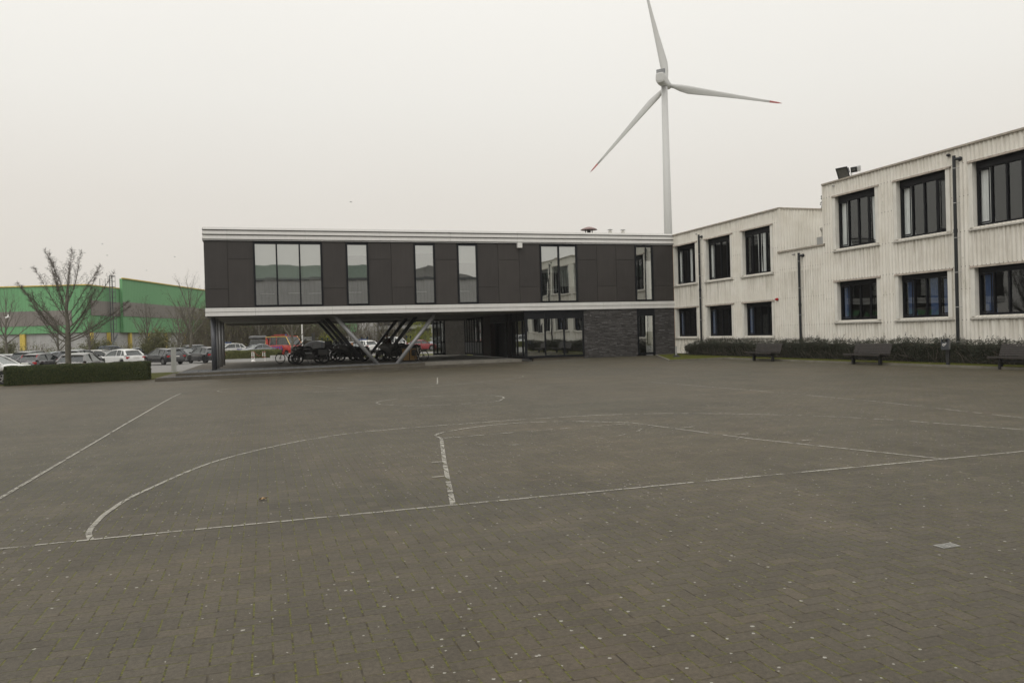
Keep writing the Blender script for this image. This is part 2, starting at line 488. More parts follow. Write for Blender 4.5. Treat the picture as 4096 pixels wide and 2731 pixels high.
M = {}
M['paving'] = paving_mat()
M['paint'] = paint_mat()
M['clad'] = cladding_mat()
M['trimw'] = pm('pale_metal_flashing', (0.72, 0.70, 0.64), 0.6, 0.08, 2, streak=0.25, dirt=(0.30, 0.27, 0.21))
M['coping'] = pm('weathered_coping', (0.36, 0.32, 0.265), 0.7, 0.22, 4, streak=0.5, dirt=(0.17, 0.15, 0.11))
M['sill'] = pm('grey_fibre_cement_sill', (0.42, 0.40, 0.355), 0.7, 0.12, 4, streak=0.25)
M['panel'] = pm('dark_brown_facade_panel', (0.042, 0.037, 0.034), 0.55, 0.10, 1.4, bump=0.05, streak=0.10, dirt=(0.062, 0.058, 0.052), spec=0.35)
def facade_mat():
    k = NT('dark_brown_facade_panel'); o = k.obj(); oi = k.new('ShaderNodeObjectInfo')
    c = k.ramp(k.noise(o, 1.1, 5, 0.6), [(0.3, (0.038, 0.0335, 0.031)), (0.7, (0.047, 0.042, 0.039))])
    t = k.ramp(oi.outputs['Random'], [(0.0, (0.90, 0.90, 0.91)), (1.0, (1.10, 1.09, 1.08))])
    m = k.new('ShaderNodeMix', data_type='RGBA', blend_type='MULTIPLY'); m.inputs[0].default_value = 1.0
    k.link(c, m.inputs[6]); k.link(t, m.inputs[7])
    st = k.ramp(k.noise(k.mapping(o, (6, 6, 0.30)), 1.4, 4, 0.7), [(0.50, (0, 0, 0)), (0.74, (1, 1, 1))])
    c = k.mix(k.math('MULTIPLY', st, 0.22), m.outputs[2], (0.085, 0.079, 0.070, 1))
    k.link(c, k.b.inputs['Base Color']); k.b.inputs['Roughness'].default_value = 0.5; k.b.inputs['Specular IOR Level'].default_value = 0.35
    return k.m
M['panel'] = facade_mat()
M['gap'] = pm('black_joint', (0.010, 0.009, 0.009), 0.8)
M['alu'] = pm('pale_aluminium_siding', (0.60, 0.59, 0.565), 0.48, 0.05, 1.2, streak=0.16, dirt=(0.36, 0.33, 0.28))
M['frame'] = pm('dark_navy_window_frame', (0.0065, 0.0075, 0.010), 0.5, 0.1, spec=0.25)
M['frame2'] = pm('black_window_frame', (0.0065, 0.0068, 0.009), 0.5, 0.1, spec=0.25)
M['glass'] = glass_mat('mirror_coated_glass', 0.46, (0.50, 0.52, 0.50), 0.035, 0.8)
M['glassw'] = glass_mat('clear_glass', 0.06, (0.82, 0.84, 0.84), 0.03, 0.9, 1.2)
M['glassc'] = glass_mat('car_glass', 0.05, (0.25, 0.28, 0.28), 0.0)
M['blind'] = pm('grey_roller_blind', (0.62, 0.62, 0.60), 0.8, 0.04)
M['bar'] = pm('white_blind_bar', (0.75, 0.75, 0.72), 0.5, 0.03)
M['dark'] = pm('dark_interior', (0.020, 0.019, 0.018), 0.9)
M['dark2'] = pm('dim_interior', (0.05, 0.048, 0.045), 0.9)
M['curtw'] = pm('white_curtain', (0.86, 0.86, 0.84), 0.9, 0.06)
M['curtb'] = pm('blue_curtain', (0.055, 0.095, 0.205), 0.9, 0.12)
M['steel'] = pm('grey_painted_steel_column', (0.30, 0.30, 0.305), 0.42, 0.10, 2, metal=0.25)
M['steeld'] = pm('dark_painted_steel_column', (0.075, 0.078, 0.088), 0.45, 0.10, 2, metal=0.2)
M['soffit'] = pm('grey_soffit_board', (0.24, 0.235, 0.22), 0.7, 0.1)
M['plinth'] = concrete_mat('brown_weathered_concrete', (0.070, 0.060, 0.045), (0.110, 0.097, 0.074), 0.35, 1.6)
M['slab'] = concrete_mat('pale_speckled_concrete', (0.14, 0.13, 0.108), (0.22, 0.205, 0.175), 0.4, 2.2)
M['kerb'] = concrete_mat('kerb_concrete', (0.13, 0.118, 0.092), (0.20, 0.185, 0.15), 0.4, 2.0)
M['asphalt'] = concrete_mat('pale_asphalt', (0.155, 0.150, 0.140), (0.205, 0.198, 0.185), 0.1, 0.5)
M['wallc'] = concrete_mat('grey_concrete_wall', (0.34, 0.335, 0.325), (0.48, 0.475, 0.465), 0.45, 0.5)
M['hut'] = concrete_mat('pale_render', (0.42, 0.41, 0.40), (0.52, 0.51, 0.50), 0.3, 0.4)
M['grass'] = grass_mat('short_grass', (0.045, 0.050, 0.014), (0.085, 0.088, 0.026), (0.125, 0.110, 0.045))
M['moss'] = grass_mat('mossy_strip', (0.050, 0.044, 0.014), (0.075, 0.082, 0.014), (0.105, 0.105, 0.020), 5)
M['field'] = grass_mat('rough_ground', (0.06, 0.06, 0.035), (0.09, 0.085, 0.05), (0.12, 0.11, 0.07), 0.4)
M['bark'] = pm('grey_green_bark', (0.115, 0.105, 0.082), 0.95, 0.25, 6, bump=0.4)
M['barkd'] = pm('dark_twig_bark', (0.090, 0.074, 0.060), 0.95, 0.25, 6)
M['barkb'] = pm('brown_thicket_twig', (0.105, 0.088, 0.062), 0.95, 0.25, 2)
M['hedge'] = leaf_mat('hedge_leaf', [(0.0, (0.015, 0.024, 0.006)), (0.45, (0.029, 0.042, 0.010)), (0.8, (0.050, 0.062, 0.015)), (1.0, (0.095, 0.088, 0.026))])
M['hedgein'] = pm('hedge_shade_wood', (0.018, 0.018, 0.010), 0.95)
M['cotl'] = leaf_mat('creeping_shrub_leaf', [(0.0, (0.020, 0.026, 0.018)), (0.5, (0.036, 0.044, 0.028)), (0.85, (0.060, 0.062, 0.040)), (1.0, (0.085, 0.060, 0.040))])
M['lime'] = leaf_mat('lime_green_leaf', [(0.0, (0.10, 0.12, 0.012)), (0.5, (0.17, 0.19, 0.022)), (1.0, (0.24, 0.25, 0.045))])
M['bud'] = leaf_mat('spring_bud_leaf', [(0.0, (0.070, 0.075, 0.030)), (0.5, (0.11, 0.11, 0.045)), (1.0, (0.15, 0.15, 0.06))])
M['greenclad'] = None
M['black'] = pm('black_rubber', (0.012, 0.012, 0.012), 0.75)
M['blackp'] = pm('black_plastic', (0.018, 0.018, 0.019), 0.5)
M['chrome'] = pm('bare_aluminium', (0.42, 0.42, 0.42), 0.3, 0.08, metal=0.9)
M['galv'] = pm('galvanised_steel', (0.38, 0.38, 0.37), 0.5, 0.1, metal=0.4)
M['red'] = pm('red_light_lens', (0.34, 0.010, 0.012), 0.2, 0.05)
M['white'] = pm('white_plastic', (0.68, 0.67, 0.64), 0.45, 0.04)
M['lens'] = pm('headlight_lens', (0.45, 0.46, 0.47), 0.12, 0.05)
M['turb'] = pm('turbine_grey_white', (0.50, 0.50, 0.485), 0.45, 0.03, 0.05)
M['tred'] = pm('turbine_red_tip', (0.36, 0.05, 0.04), 0.5, 0.05, 0.1)
M['wood'] = pm('varnished_wood_slats', (0.34, 0.20, 0.065), 0.55, 0.25, 8)
M['bench'] = pm('dark_stained_timber', (0.034, 0.028, 0.025), 0.6, 0.25, 9, bump=0.1)
M['skin'] = pm('skin', (0.35, 0.20, 0.14), 0.5)
M['rustpink'] = pm('salmon_edge_trim', (0.50, 0.36, 0.26), 0.7, 0.1)
M['yellow'] = pm('yellow_painted_steel', (0.60, 0.45, 0.085), 0.6, 0.12)

def green_clad():
    k = NT('green_profiled_sheet'); o = k.obj()
    sp = k.new('ShaderNodeSeparateXYZ'); k.link(o, sp.inputs[0])
    sm = k.math('ADD', sp.outputs['X'], sp.outputs['Y'])
    c = k.ramp(k.noise(o, 0.12, 4, 0.6), [(0.3, (0.125, 0.325, 0.145)), (0.7, (0.155, 0.375, 0.170))])
    rb = k.math('PINGPONG', sm, 0.25)
    c = k.mix(k.math('MULTIPLY', k.math('LESS_THAN', rb, 0.05), 0.35), c, (0.09, 0.22, 0.10, 1))
    k.link(c, k.b.inputs['Base Color']); k.b.inputs['Roughness'].default_value = 0.6
    k.link(k.bump(rb, 0.6, 0.2), k.b.inputs['Normal'])
    return k.m
M['greenclad'] = green_clad()
def stripe_clad(name, a, b):
    k = NT(name); o = k.obj()
    sp = k.new('ShaderNodeSeparateXYZ'); k.link(o, sp.inputs[0])
    sm = k.math('ADD', sp.outputs['X'], sp.outputs['Y'])
    c = k.ramp(k.noise(o, 0.2, 4, 0.6), [(0.3, a), (0.7, b)])
    rb = k.math('PINGPONG', sm, 0.25)
    c = k.mix(k.math('MULTIPLY', k.math('LESS_THAN', rb, 0.05), 0.3), c, c4(tuple(x * .6 for x in a)))
    k.link(c, k.b.inputs['Base Color']); k.b.inputs['Roughness'].default_value = 0.6
    k.link(k.bump(rb, 0.5, 0.2), k.b.inputs['Normal'])
    return k.m
M['brownclad'] = stripe_clad('brown_profiled_sheet', (0.185, 0.165, 0.150), (0.225, 0.203, 0.185))
M['paleclad'] = stripe_clad('pale_grey_profiled_sheet', (0.44, 0.43, 0.425), (0.52, 0.51, 0.50))

def stone_mat():
    k = NT('dark_split_slate')
    g = k.new('ShaderNodeNewGeometry'); o = k.obj()
    c = k.ramp(g.outputs['Random Per Island'], [(0, (0.036, 0.033, 0.032)), (0.5, (0.058, 0.054, 0.052)), (0.85, (0.080, 0.075, 0.073)), (1, (0.125, 0.12, 0.12))])
    n = k.noise(o, 22, 5, 0.75)
    m3 = k.new('ShaderNodeMix', data_type='RGBA', blend_type='MULTIPLY'); m3.inputs[0].default_value = 1.0
    k.link(c, m3.inputs[6]); k.link(k.ramp(n, [(0.3, (0.6,) * 3), (0.7, (1.4,) * 3)]), m3.inputs[7])
    k.link(m3.outputs[2], k.b.inputs['Base Color']); k.b.inputs['Roughness'].default_value = 0.7
    k.link(k.bump(n, 0.8, 0.02), k.b.inputs['Normal'])
    return k.m
M['stone'] = stone_mat()

def carpaint(name, col, metal=0.0):
    return pm(name, col, 0.32, 0.05, 2, coat=0.8, metal=metal)

# ================================================================== SETTING
def structure(o): o['kind'] = 'structure'; return o

def sheet_main(name, s0, s1, n0, n1, z, m, nx=1, ny=1, zf=None):
    """flat (or gently sloping) sheet laid out in the building frame"""
    ss = np.linspace(s0, s1, nx + 1); nn = np.linspace(n0, n1, ny + 1)
    V = [(a, b, (zf(a, b) if zf else z)) for b in nn for a in ss]
    F = [(j * (nx + 1) + i, j * (nx + 1) + i + 1, (j + 1) * (nx + 1) + i + 1, (j + 1) * (nx + 1) + i) for j in range(ny) for i in range(nx)]
    o = npobj(name, V, F, m, smooth=True)
    o.location = (CX, CY, 0); o.rotation_euler = (0, 0, TH)
    return structure(o)

# far ground to the horizon, with a hole-free drop below everything else
mb = MB()
mb.quad((-1500, -1500, -0.36), (1500, -1500, -0.36), (1500, 1800, -0.36), (-1500, 1800, -0.36))
structure(obj('ground', mb, M['field']))
# school-yard paving, herringbone blocks
sheet_main('courtyard', -90, 3, -66, 0.30, 0, M['paving'], 93, 66, zg)
# asphalt road and car park on the far side
mb = MB()
mb.quad((-140, 15, -0.30), (40, 15, -0.30), (40, 100, -0.30), (-140, 100, -0.30))
structure(obj('car_park', mb, M['asphalt']))
# grass verge behind the clipped hedge
sheet_main('grass_verge', -60, -30.0, -0.55, 12.4, 0, M['grass'], 15, 8, lambda s, n: -0.20 + (-0.075) * sstep((n + 0.5) / 12.9) + 0.02 * math.sin(s * 3 + n))
sheet_main('lawn', -16, 4, 26.5, 40, -0.26, M['grass'])

# painted court markings: strips through ground points
def strip(pts, wid, wear):
    P = [to_main(x, y) for x, y in pts]
    # resample
    out = [np.array(P[0])]
    for a, b in zip(P[:-1], P[1:]):
        a = np.array(a); b = np.array(b); L = np.linalg.norm(b - a); k = max(1, int(L / 0.5))
        for q in range(1, k + 1): out.append(a + (b - a) * q / k)
    V = []; F = []
    for i, p in enumerate(out):
        d = out[min(i + 1, len(out) - 1)] - out[max(i - 1, 0)]
        d = d / (np.linalg.norm(d) + 1e-9); nrm = np.array([-d[1], d[0]]) * wid / 2
        for q in (p + nrm, p - nrm): V.append((q[0], q[1], zg(q[0], q[1]) + 0.005))
        if i: F.append((2 * i - 2, 2 * i - 1, 2 * i + 1, 2 * i))
    return V, F, [wear] * len(V)

def smooth_curve(pts, n=10):
    """Catmull-Rom through the points"""
    P = [np.array(p, float) for p in pts]; P = [2 * P[0] - P[1]] + P + [2 * P[-1] - P[-2]]
    out = []
    for i in range(1, len(P) - 2):
        for k in range(n):
            t = k / n
            out.append(0.5 * ((2 * P[i]) + (-P[i-1] + P[i+1]) * t + (2*P[i-1] - 5*P[i] + 4*P[i+1] - P[i+2]) * t*t + (-P[i-1] + 3*P[i] - 3*P[i+1] + P[i+2]) * t**3))
    out.append(P[-2]); return out

lines = [
 ('court_line', [(-4.6, 6.03), (-4.15, 6.17), (-3.42, 6.42), (-0.6, 7.31), (2.5, 8.27), (5.0, 9.03), (6.3, 9.44), (8.5, 10.12)], 0.043, 0.40),
 ('court_line', [(-4.9, 6.3), (-5.52, 8.25), (-7.7, 15.08), (-11.03, 25.66)], 0.045, 0.41),
 ('court_line', smooth_curve([(-3.53, 6.38), (-3.68, 6.63), (-3.81, 6.98), (-3.95, 7.5), (-4.07, 8.47), (-4.0, 10.64), (-3.12, 12.71), (-1.59, 13.76), (1.41, 14.81), (3.52, 14.64), (5.8, 13.34), (7.42, 11.25)], 14), 0.048, 0.42),
 ('court_line', [(-0.6, 7.29), (-0.9, 9.79), (-1.15, 12.1)], 0.055, 0.44),
 ('court_line', smooth_curve([(-1.15, 12.1), (-1.28, 12.55), (-1.05, 13.05), (-0.5, 13.6), (0.3, 13.95), (1.2, 13.85), (2.06, 13.44)], 8), 0.048, 0.42),
 ('court_line', [(5.02, 9.0), (3.39, 11.13), (2.06, 13.44)], 0.047, 0.42),
 ('court_line', [(-1.1, 12.1), (0.2, 12.65), (1.9, 13.3)], 0.035, 0.48),
 ('court_line', smooth_curve([(-0.9, 11.55), (-0.3, 11.2), (0.6, 11.25), (1.5, 11.75), (2.05, 12.5), (1.95, 13.2)], 8), 0.04, 0.575),
 ('court_line', [(4.25, 24.01), (6.07, 19.84), (7.49, 16.03), (8.31, 12.6)], 0.045, 0.45),
 ('court_line', smooth_curve([(-9.4, 29.2), (-10.1, 28.7), (-10.35, 27.6), (-10.1, 26.4), (-9.3, 25.2), (-7.69, 24.28), (-5.79, 23.77), (-2.85, 24.93), (-1.2, 26.5), (-0.02, 28.37), (0.4, 30.26), (0.1, 31.9), (-0.55, 32.77)], 8), 0.045, 0.43),
 ('court_line', smooth_curve([(-2.98, 20.3), (-3.37, 19.6), (-3.37, 19.02), (-3.01, 18.44), (-2.06, 17.95), (-0.57, 18.4), (-0.28, 19.2), (-0.28, 19.84), (-0.55, 20.4)], 8), 0.045, 0.43),
 ('court_line', smooth_curve([(-2.98, 20.3), (-2.1, 20.75), (-1.03, 20.8), (-0.55, 20.4)], 8), 0.045, 0.50),
 ('court_line', [(-3.14, 32.15), (-2.57, 26.19)], 0.05, 0.38),
 ('court_line', [(-8.11, 29.4), (-5.51, 25.32)], 0.045, 0.42),
 ('court_line', [(-5.51, 25.32), (-2.59, 26.47)], 0.045, 0.43),
]
ticks = [((-1.06, 9.78), (-0.92, 9.82)), ((-0.95, 8.75), (-0.76, 8.80)),
         ((3.3, 11.55), (3.52, 11.62)), ((2.72, 12.55), (2.95, 12.65)), ((4.0, 10.75), (4.15, 10.80))]
V, F, Wr = [], [], []
for _, pts, w_, wr in lines:
    v, f, w2 = strip(pts, w_, wr); b = len(V)
    # stagger heights so crossing strips never share a plane
    v = [(p[0], p[1], p[2] + 0.0012 * (len(F) % 7)) for p in v]
    V += v; F += [tuple(b + i for i in q) for q in f]; Wr += w2
for i_, (a, b2) in enumerate(ticks):
    v, f, w2 = strip([a, b2], 0.035, 0.44); b = len(V)
    v = [(p[0], p[1], p[2] + 0.009) for p in v]
    V += v; F += [tuple(b + i for i in q) for q in f]; Wr += w2
ol = npobj('court_markings', V, F, M['paint'])
at = ol.data.attributes.new('wear', 'FLOAT', 'POINT'); at.data.foreach_set('value', np.array(Wr, dtype=np.float32))
ol.location = (CX, CY, 0); ol.rotation_euler = (0, 0, TH); structure(ol)

# ------------------------------------------------------------------ stepped plinth under the overhang
def plinth():
    up = [(-29.70, -1.95), (-22.3, -1.30), (-18.0, -0.15), (-16.45, 0.20), (-10.45, 0.32)]
    lo = [(-30.55, -2.95), (-22.3, -1.95), (-18.0, -0.62), (-16.5, -0.30), (-9.95, -0.02)]
    def slab(name, front, back, zt, zb, m, i0, i1, bs=None):
        f = front[i0:i1 + 1]
        poly = [p for p in f] + [(f[-1][0], back), (bs if bs is not None else f[0][0] - 0.1, back)]
        mb = MB(); n = len(poly)
        for z in (zb, zt): mb.v += [(p[0], p[1], z) for p in poly]
        mb.f.append(tuple(range(n))[::-1]); mb.f.append(tuple(range(n, 2 * n)))
        for k in range(n): mb.f.append((k, (k + 1) % n, n + (k + 1) % n, n + k))
        o = obj(name, mb, m); o.location = (CX, CY, 0); o.rotation_euler = (0, 0, TH); structure(o); return o
    slab('plinth_step', lo, 3.2, -0.055, -0.5, M['plinth'], 0, 3, -30.3)
    slab('plinth_step', lo, 2.6, -0.062, -0.5, M['plinth'], 3, 4, -16.497)
    slab('plinth_platform', up, 17.8, 0.100, -0.5, M['plinth'], 0, 3, -29.6)
    slab('plinth_platform', up, 17.8, 0.102, -0.5, M['slab'], 3, 4, -16.447)
plinth()
def gravel(name, poly, z, seed, dens=260):
    """loose stones as one mass over a polygon strip (s,n)"""
    rng = np.random.default_rng(seed)
    (s0, s1, nf, nb) = poly
    N = int((s1 - s0) * 1.4 * dens)
    s = rng.uniform(s0, s1, N)
    f0 = np.interp(s, [p[0] for p in nf], [p[1] for p in nf]); b0 = np.interp(s, [p[0] for p in nb], [p[1] for p in nb])
    n = f0 + (b0 - f0) * rng.random(N)
    r = rng.uniform(0.012, 0.028, N)
    base = np.array([[1, 0, 0], [-1, 0, 0], [0, 1, 0], [0, -1, 0], [0, 0, 0.8], [0, 0, -0.5]], float)
    F0 = np.array([[0, 2, 4], [2, 1, 4], [1, 3, 4], [3, 0, 4]])
    V = np.zeros((N, 6, 3)); a = rng.uniform(0, 6.28, N)
    ca, sa = np.cos(a), np.sin(a)
    sc = rng.uniform(0.7, 1.3, (N, 3))
    for i in range(6):
        bx, by, bz = base[i]
        V[:, i, 0] = s + r * (bx * ca - by * sa) * sc[:, 0]; V[:, i, 1] = n + r * (bx * sa + by * ca) * sc[:, 1]; V[:, i, 2] = z + r * bz * sc[:, 2]
    F = (np.arange(N)[:, None, None] * 6 + F0[None]).reshape(-1, 3)
    o = npobj(name, V.reshape(-1, 3), F, M['gravel'], kind='stuff'); o.location = (CX, CY, 0); o.rotation_euler = (0, 0, TH)
    return o
M['gravel'] = leaf_mat('grey_gravel', [(0, (0.055, 0.058, 0.060)), (0.5, (0.115, 0.118, 0.118)), (1, (0.21, 0.21, 0.205))], 0.9)
M['gravbed'] = pm('gravel_bed', (0.075, 0.075, 0.073), 0.95, 0.3, 12, bump=0.6)
def bed(name, pts, z):
    mb = MB(); mb.v = [(p[0], p[1], z) for p in pts]; mb.f = [tuple(range(len(pts)))]
    o = obj(name, mb, M['gravbed']); o.location = (CX, CY, 0); o.rotation_euler = (0, 0, TH); structure(o)
bed('gravel_bed', [(-29.6, -1.80), (-22.3, -1.15), (-18.0, 0.0), (-16.5, 0.33), (-16.5, 2.3), (-22.0, 1.9), (-29.55, 3.2)], 0.104)
bed('gravel_bed', [(-30.35, -2.83), (-22.3, -1.83), (-19.5, -1.0), (-22.3, -1.31), (-29.7, -1.96), (-30.2, -1.9)], -0.051)
gravel('gravel', (-29.4, -16.6, [(-29.4, -1.75), (-22.3, -1.10), (-18, 0.05), (-16.5, 0.38)], [(-29.4, 3.1), (-22, 1.8), (-16.5, 2.2)]), 0.107, 3)
gravel('gravel', (-30.3, -19.8, [(-30.3, -2.75), (-22.3, -1.78), (-19.8, -1.1)], [(-30.3, -2.0), (-22.3, -1.34), (-19.8, -1.0)]), -0.049, 4, 160)

# ------------------------------------------------------------------ planted strip and kerb along the wing
def bed_and_kerb():
    # wing frame: x=t, y = inward (negative = out in the yard)
    poly = [(0.9, -1.9), (5.3, -3.35), (9.3, -5.65), (9.15, -2.35), (40, -2.15), (40, -0.02), (0.05, -0.02)]
    outer = [(0.9, -1.95), (9.35, -5.75), (9.2, -2.45), (40, -2.2)]
    mb = MB(); mb.v = [(p[0], p[1], 0.065) for p in [(0.3, -0.02), (0.9, -1.9), (9.30, -5.65), (9.10, -2.35), (40, -2.15), (40, -0.02)]]
    # triangulate by hand (concave)
    mb.f = [(0, 1, 3), (1, 2, 3), (0, 3, 5), (3, 4, 5)]
    o = obj('planting_strip', mb, M['moss']); o.location = (CX, CY, 0); o.rotation_euler = (0, 0, TH - PI / 2); structure(o)
    def run(a, b, w=0.07):
        a = np.array(a); b = np.array(b); d = b - a; d = d / np.linalg.norm(d); nn = np.array([-d[1], d[0]]) * w
        p = [a - nn * .5, b - nn * .5, b + nn * .5, a + nn * .5]
        return [(q[0], q[1], -0.25) for q in p] + [(q[0], q[1], 0.085) for q in p]
    mb = MB()
    mb.hexa(run((0.3, -0.35), (0.92, -1.93))); mb.hexa(run((0.93, -1.96), (9.30, -5.70))); mb.hexa(run((9.34, -5.72), (9.16, -2.46))); mb.hexa(run((9.14, -2.40), (40, -2.19)))
    o = obj('kerb', mb, M['kerb']); o.location = (CX, CY, 0); o.rotation_euler = (0, 0, TH - PI / 2); structure(o)
bed_and_kerb()

# ================================================================== OFFICE BUILDING (dark box on columns)
B = thing('office_building', 'long dark brown box-shaped office block raised on steel columns, with pale horizontal siding bands', 'building', (CX, CY, 0), TH)
ZP0, ZP1 = 3.50, 7.06
DEPTH = 15.4
SL = -28.30
def window_main(s0, s1, z0, z1, npan, blinds):
    """frame standing proud of the panels, panes set back, roller blinds behind"""
    f = MB(); w = 0.095; pr = 0.06
    f.box(s0, s0 + w, -pr, 0.12, z0, z1); f.box(s1 - w, s1, -pr, 0.12, z0, z1)
    f.box(s0 + w, s1 - w, -pr, 0.12, z1 - w, z1); f.box(s0 + w, s1 - w, -pr, 0.12, z0, z0 + w)
    W = (s1 - s0) / npan
    for i in range(1, npan): f.box(s0 + i * W - 0.04, s0 + i * W + 0.04, -pr + 0.002, 0.118, z0 + w, z1 - w)
    fo = obj('window', f, M['frame'], B)
    g = MB()
    for i in range(npan):
        a = s0 + i * W + (w if i == 0 else 0.04); b = s0 + (i + 1) * W - (w if i == npan - 1 else 0.04)
        tw = 0.004 * (1 if i % 2 else -1)
        g.quad((a, 0.02 + tw, z0 + w), (b, 0.02 - tw, z0 + w), (b, 0.02 - tw * .5, z1 - w), (a, 0.02 + tw, z1 - w))
    obj('pane', g, M['glass'], fo, fixn=False)
    for i, (zb) in enumerate(blinds):
        if zb is None: continue
        a = s0 + i * W + 0.05; b = s0 + (i + 1) * W - 0.05
        bm_ = MB(); bm_.box(a, b, 0.10, 0.104, zb, z1 - w); bo = obj('blind', bm_, M['blind'], fo)
        bb = MB(); bb.box(a, b, 0.085, 0.108, zb - 0.03, zb); obj('blind_bar', bb, M['bar'], fo)
WINS = [(-25.81, -22.15, 3, (4.98, 5.0, 5.0)), (-20.85, -19.59, 1, (6.35,)), (-16.98, -15.73, 1, (6.5,)), (-14.40, -13.15, 1, (5.95,)), (-9.21, -6.75, 2, (5.35, 4.5)), (-2.79, -1.5, 1, (None,))]
for a, b, n_, bl in WINS: window_main(a, b, 3.50, 7.02, n_, bl)
for a, z_ in ((-25.5, 4.22), (-24.0, 4.24), (-22.9, 4.22), (-20.7, 4.25), (-16.9, 4.25), (-14.3, 4.25), (-8.6, 4.30)):
    mb = MB(); mb.box(a, a + .75, .55, .60, z_, z_ + .035); obj('shelf', mb, M['bar'], B)
# facade panels
cols = [(-28.30, -27.13, 4.48), (-27.13, -25.81, 6.09), (-22.15, -20.85, 4.48), (-19.59, -18.30, 6.10), (-18.30, -16.98, 4.50), (-15.73, -14.40, 6.10), (-13.15, -11.88, 4.48), (-11.88, -10.54, 6.10), (-10.54, -9.21, 4.47), (-6.75, -5.42, 6.10), (-5.42, -4.10, 4.47), (-4.10, -2.79, 6.11), (-1.50, -0.02, 4.47)]
random.seed(4)
g = 0.007
for a, b, zj in cols:
    for z0, z1 in ((ZP0, zj), (zj, ZP1)):
        d = random.uniform(-0.003, 0.003)
        mb = MB(); mb.box(a + g * 1.4, b - g * 1.4, -0.012 + d, 0.03, z0 + g * 1.4, z1 - g * 1.4); obj('facade_panel', mb, M['panel'], B)
# left end wall panels (face -s)
for k in range(13):
    n0 = 0.02 + k * 1.335; zj = 4.48 if k % 2 else 6.1
    for z0, z1 in ((ZP0, zj), (zj, ZP1)): mb = MB(); mb.box(SL - 0.012, SL + 0.03, n0 + g, n0 + 1.335 - g, z0 + g, z1 - g); obj('facade_panel', mb, M['panel'], B)
# solid core behind panels, with openings left at the windows
mb = MB()
prev = SL + 0.03
for a, b, n_, bl in WINS:
    mb.box(prev, a, 0.031, 0.25, 3.45, 7.10); prev = b
mb.box(prev, -0.01, 0.031, 0.25, 3.45, 7.10)
mb.box(SL + 0.031, SL + 0.25, 0.25, DEPTH, 3.45, 7.10)
mb.box(SL + 0.03, 6, DEPTH - 0.2, DEPTH, 3.02, 7.6)
obj('wall', mb, M['gap'], B)
mb = MB(); mb.box(SL + .25, -0.01, 6.0, 6.1, 3.46, 7.1); mb.box(SL + .25, -0.01, 0.26, 6, 3.40, 3.46)
for a in (-21.5, -18.0, -15.2, -12, -5.8, -2.0): mb.box(a, a + 0.1, 0.26, 6, 3.46, 7.1)
obj('interior', mb, M['dark2'], B)
# cornice: three lapped boards and a flashing; band below: two boards
def lapped(name, zs, lean, sL, m, parent):
    mb = MB()
    for z0, z1 in zs:
        # front boards (split where the photo shows joints) leaning out at the foot
        js = [sL, -27.12, -23.04, -18.92, -14.78, -10.63, -6.48, -2.30, -0.02] if z0 > 5 else [sL, -25.79, -21.67, -17.54, -13.41, -9.24, -5.08, -0.02]
        for a, b in zip(js[:-1], js[1:]):
            a2, b2 = a + 0.004, b - 0.004
            mb.hexa([(a2, -0.05 - lean, z0), (b2, -0.05 - lean, z0), (b2, 0.02, z0), (a2, 0.02, z0), (a2, -0.05, z1), (b2, -0.05, z1), (b2, 0.02, z1), (a2, 0.02, z1)])
        # return along the left end
        mb.hexa([(sL - lean, -0.05, z0), (sL + 0.07, -0.05, z0), (sL + 0.07, DEPTH, z0), (sL - lean, DEPTH, z0), (sL, -0.05, z1), (sL + 0.07, -0.05, z1), (sL + 0.07, DEPTH, z1), (sL, DEPTH, z1)])
    return obj(name, mb, m, parent)
lapped('cornice', [(7.095, 7.145), (7.165, 7.405), (7.425, 7.655), (7.675, 7.80)], 0.045, SL - 0.03, M['alu'], B)
lapped('lower_band', [(3.03, 3.235), (3.25, 3.465)], 0.02, SL - 0.02, M['alu'], B)
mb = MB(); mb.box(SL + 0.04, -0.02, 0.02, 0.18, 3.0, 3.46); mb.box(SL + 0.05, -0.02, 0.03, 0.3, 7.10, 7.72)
for zz in (7.155, 7.415, 7.665): mb.box(SL - 0.06, -0.02, -0.10, 0.02, zz - 0.018, zz + 0.012)  # proud black strips: shade under each lapped board put in as colour
mb.box(SL - 0.03, -0.02, -0.062, 0.02, 3.234, 3.251); mb.box(SL, -0.02, -0.03, 0.02, 3.466, 3.50)  # same painted shade between the lower boards and below the panels
obj('backing_shade_strips', mb, M['gap'], B)
mb = MB(); mb.box(SL + 0.06, 8, 0.3, DEPTH, 7.60, 7.70); obj('roof', mb, M['soffit'], B)
# soffit with recessed strips
mb = MB(); mb.box(SL + 0.06, 6, 0.19, DEPTH, 2.96, 3.05)
mb.box(SL + 0.4, -10, DEPTH - 0.5, DEPTH - 0.1, 2.80, 2.96)
for k in range(8): mb.box(-27 + k * 2.3, -25.2 + k * 2.3, 3.5, 3.62, 2.94, 2.96); mb.box(-26 + k * 2.3, -24.2 + k * 2.3, 8.5, 8.62, 2.94, 2.96)
obj('soffit', mb, M['soffit'], B)
# columns
def col(p0, p1, r, m):
    mb = MB(); mb.tube([p0, p1], r, 20); o = obj('column', mb, m, B, smooth=True); return o
for n_, z_, m_ in ((0.70, 0.1, 'steeld'), (3.3, 0.1, 'steel'), (6.9, 0.1, 'steel'), (10.4, 0.1, 'steel')):
    mb = MB(); mb.tube([(-27.99, n_, 0.08), (-27.99, n_, 2.97)], 0.135, 20); obj('column', mb, M[m_], B, smooth=True)
for n_ in (0.78, 6.9, 10.5, 14.6):
    mm_ = M['steel'] if n_ < 1 else M['steeld']
    col((-19.1, n_, 0.05), (-21.52, n_, 3.0), 0.115, mm_)
    col((-18.02, n_, 0.05), (-15.60, n_, 3.0), 0.115, mm_)

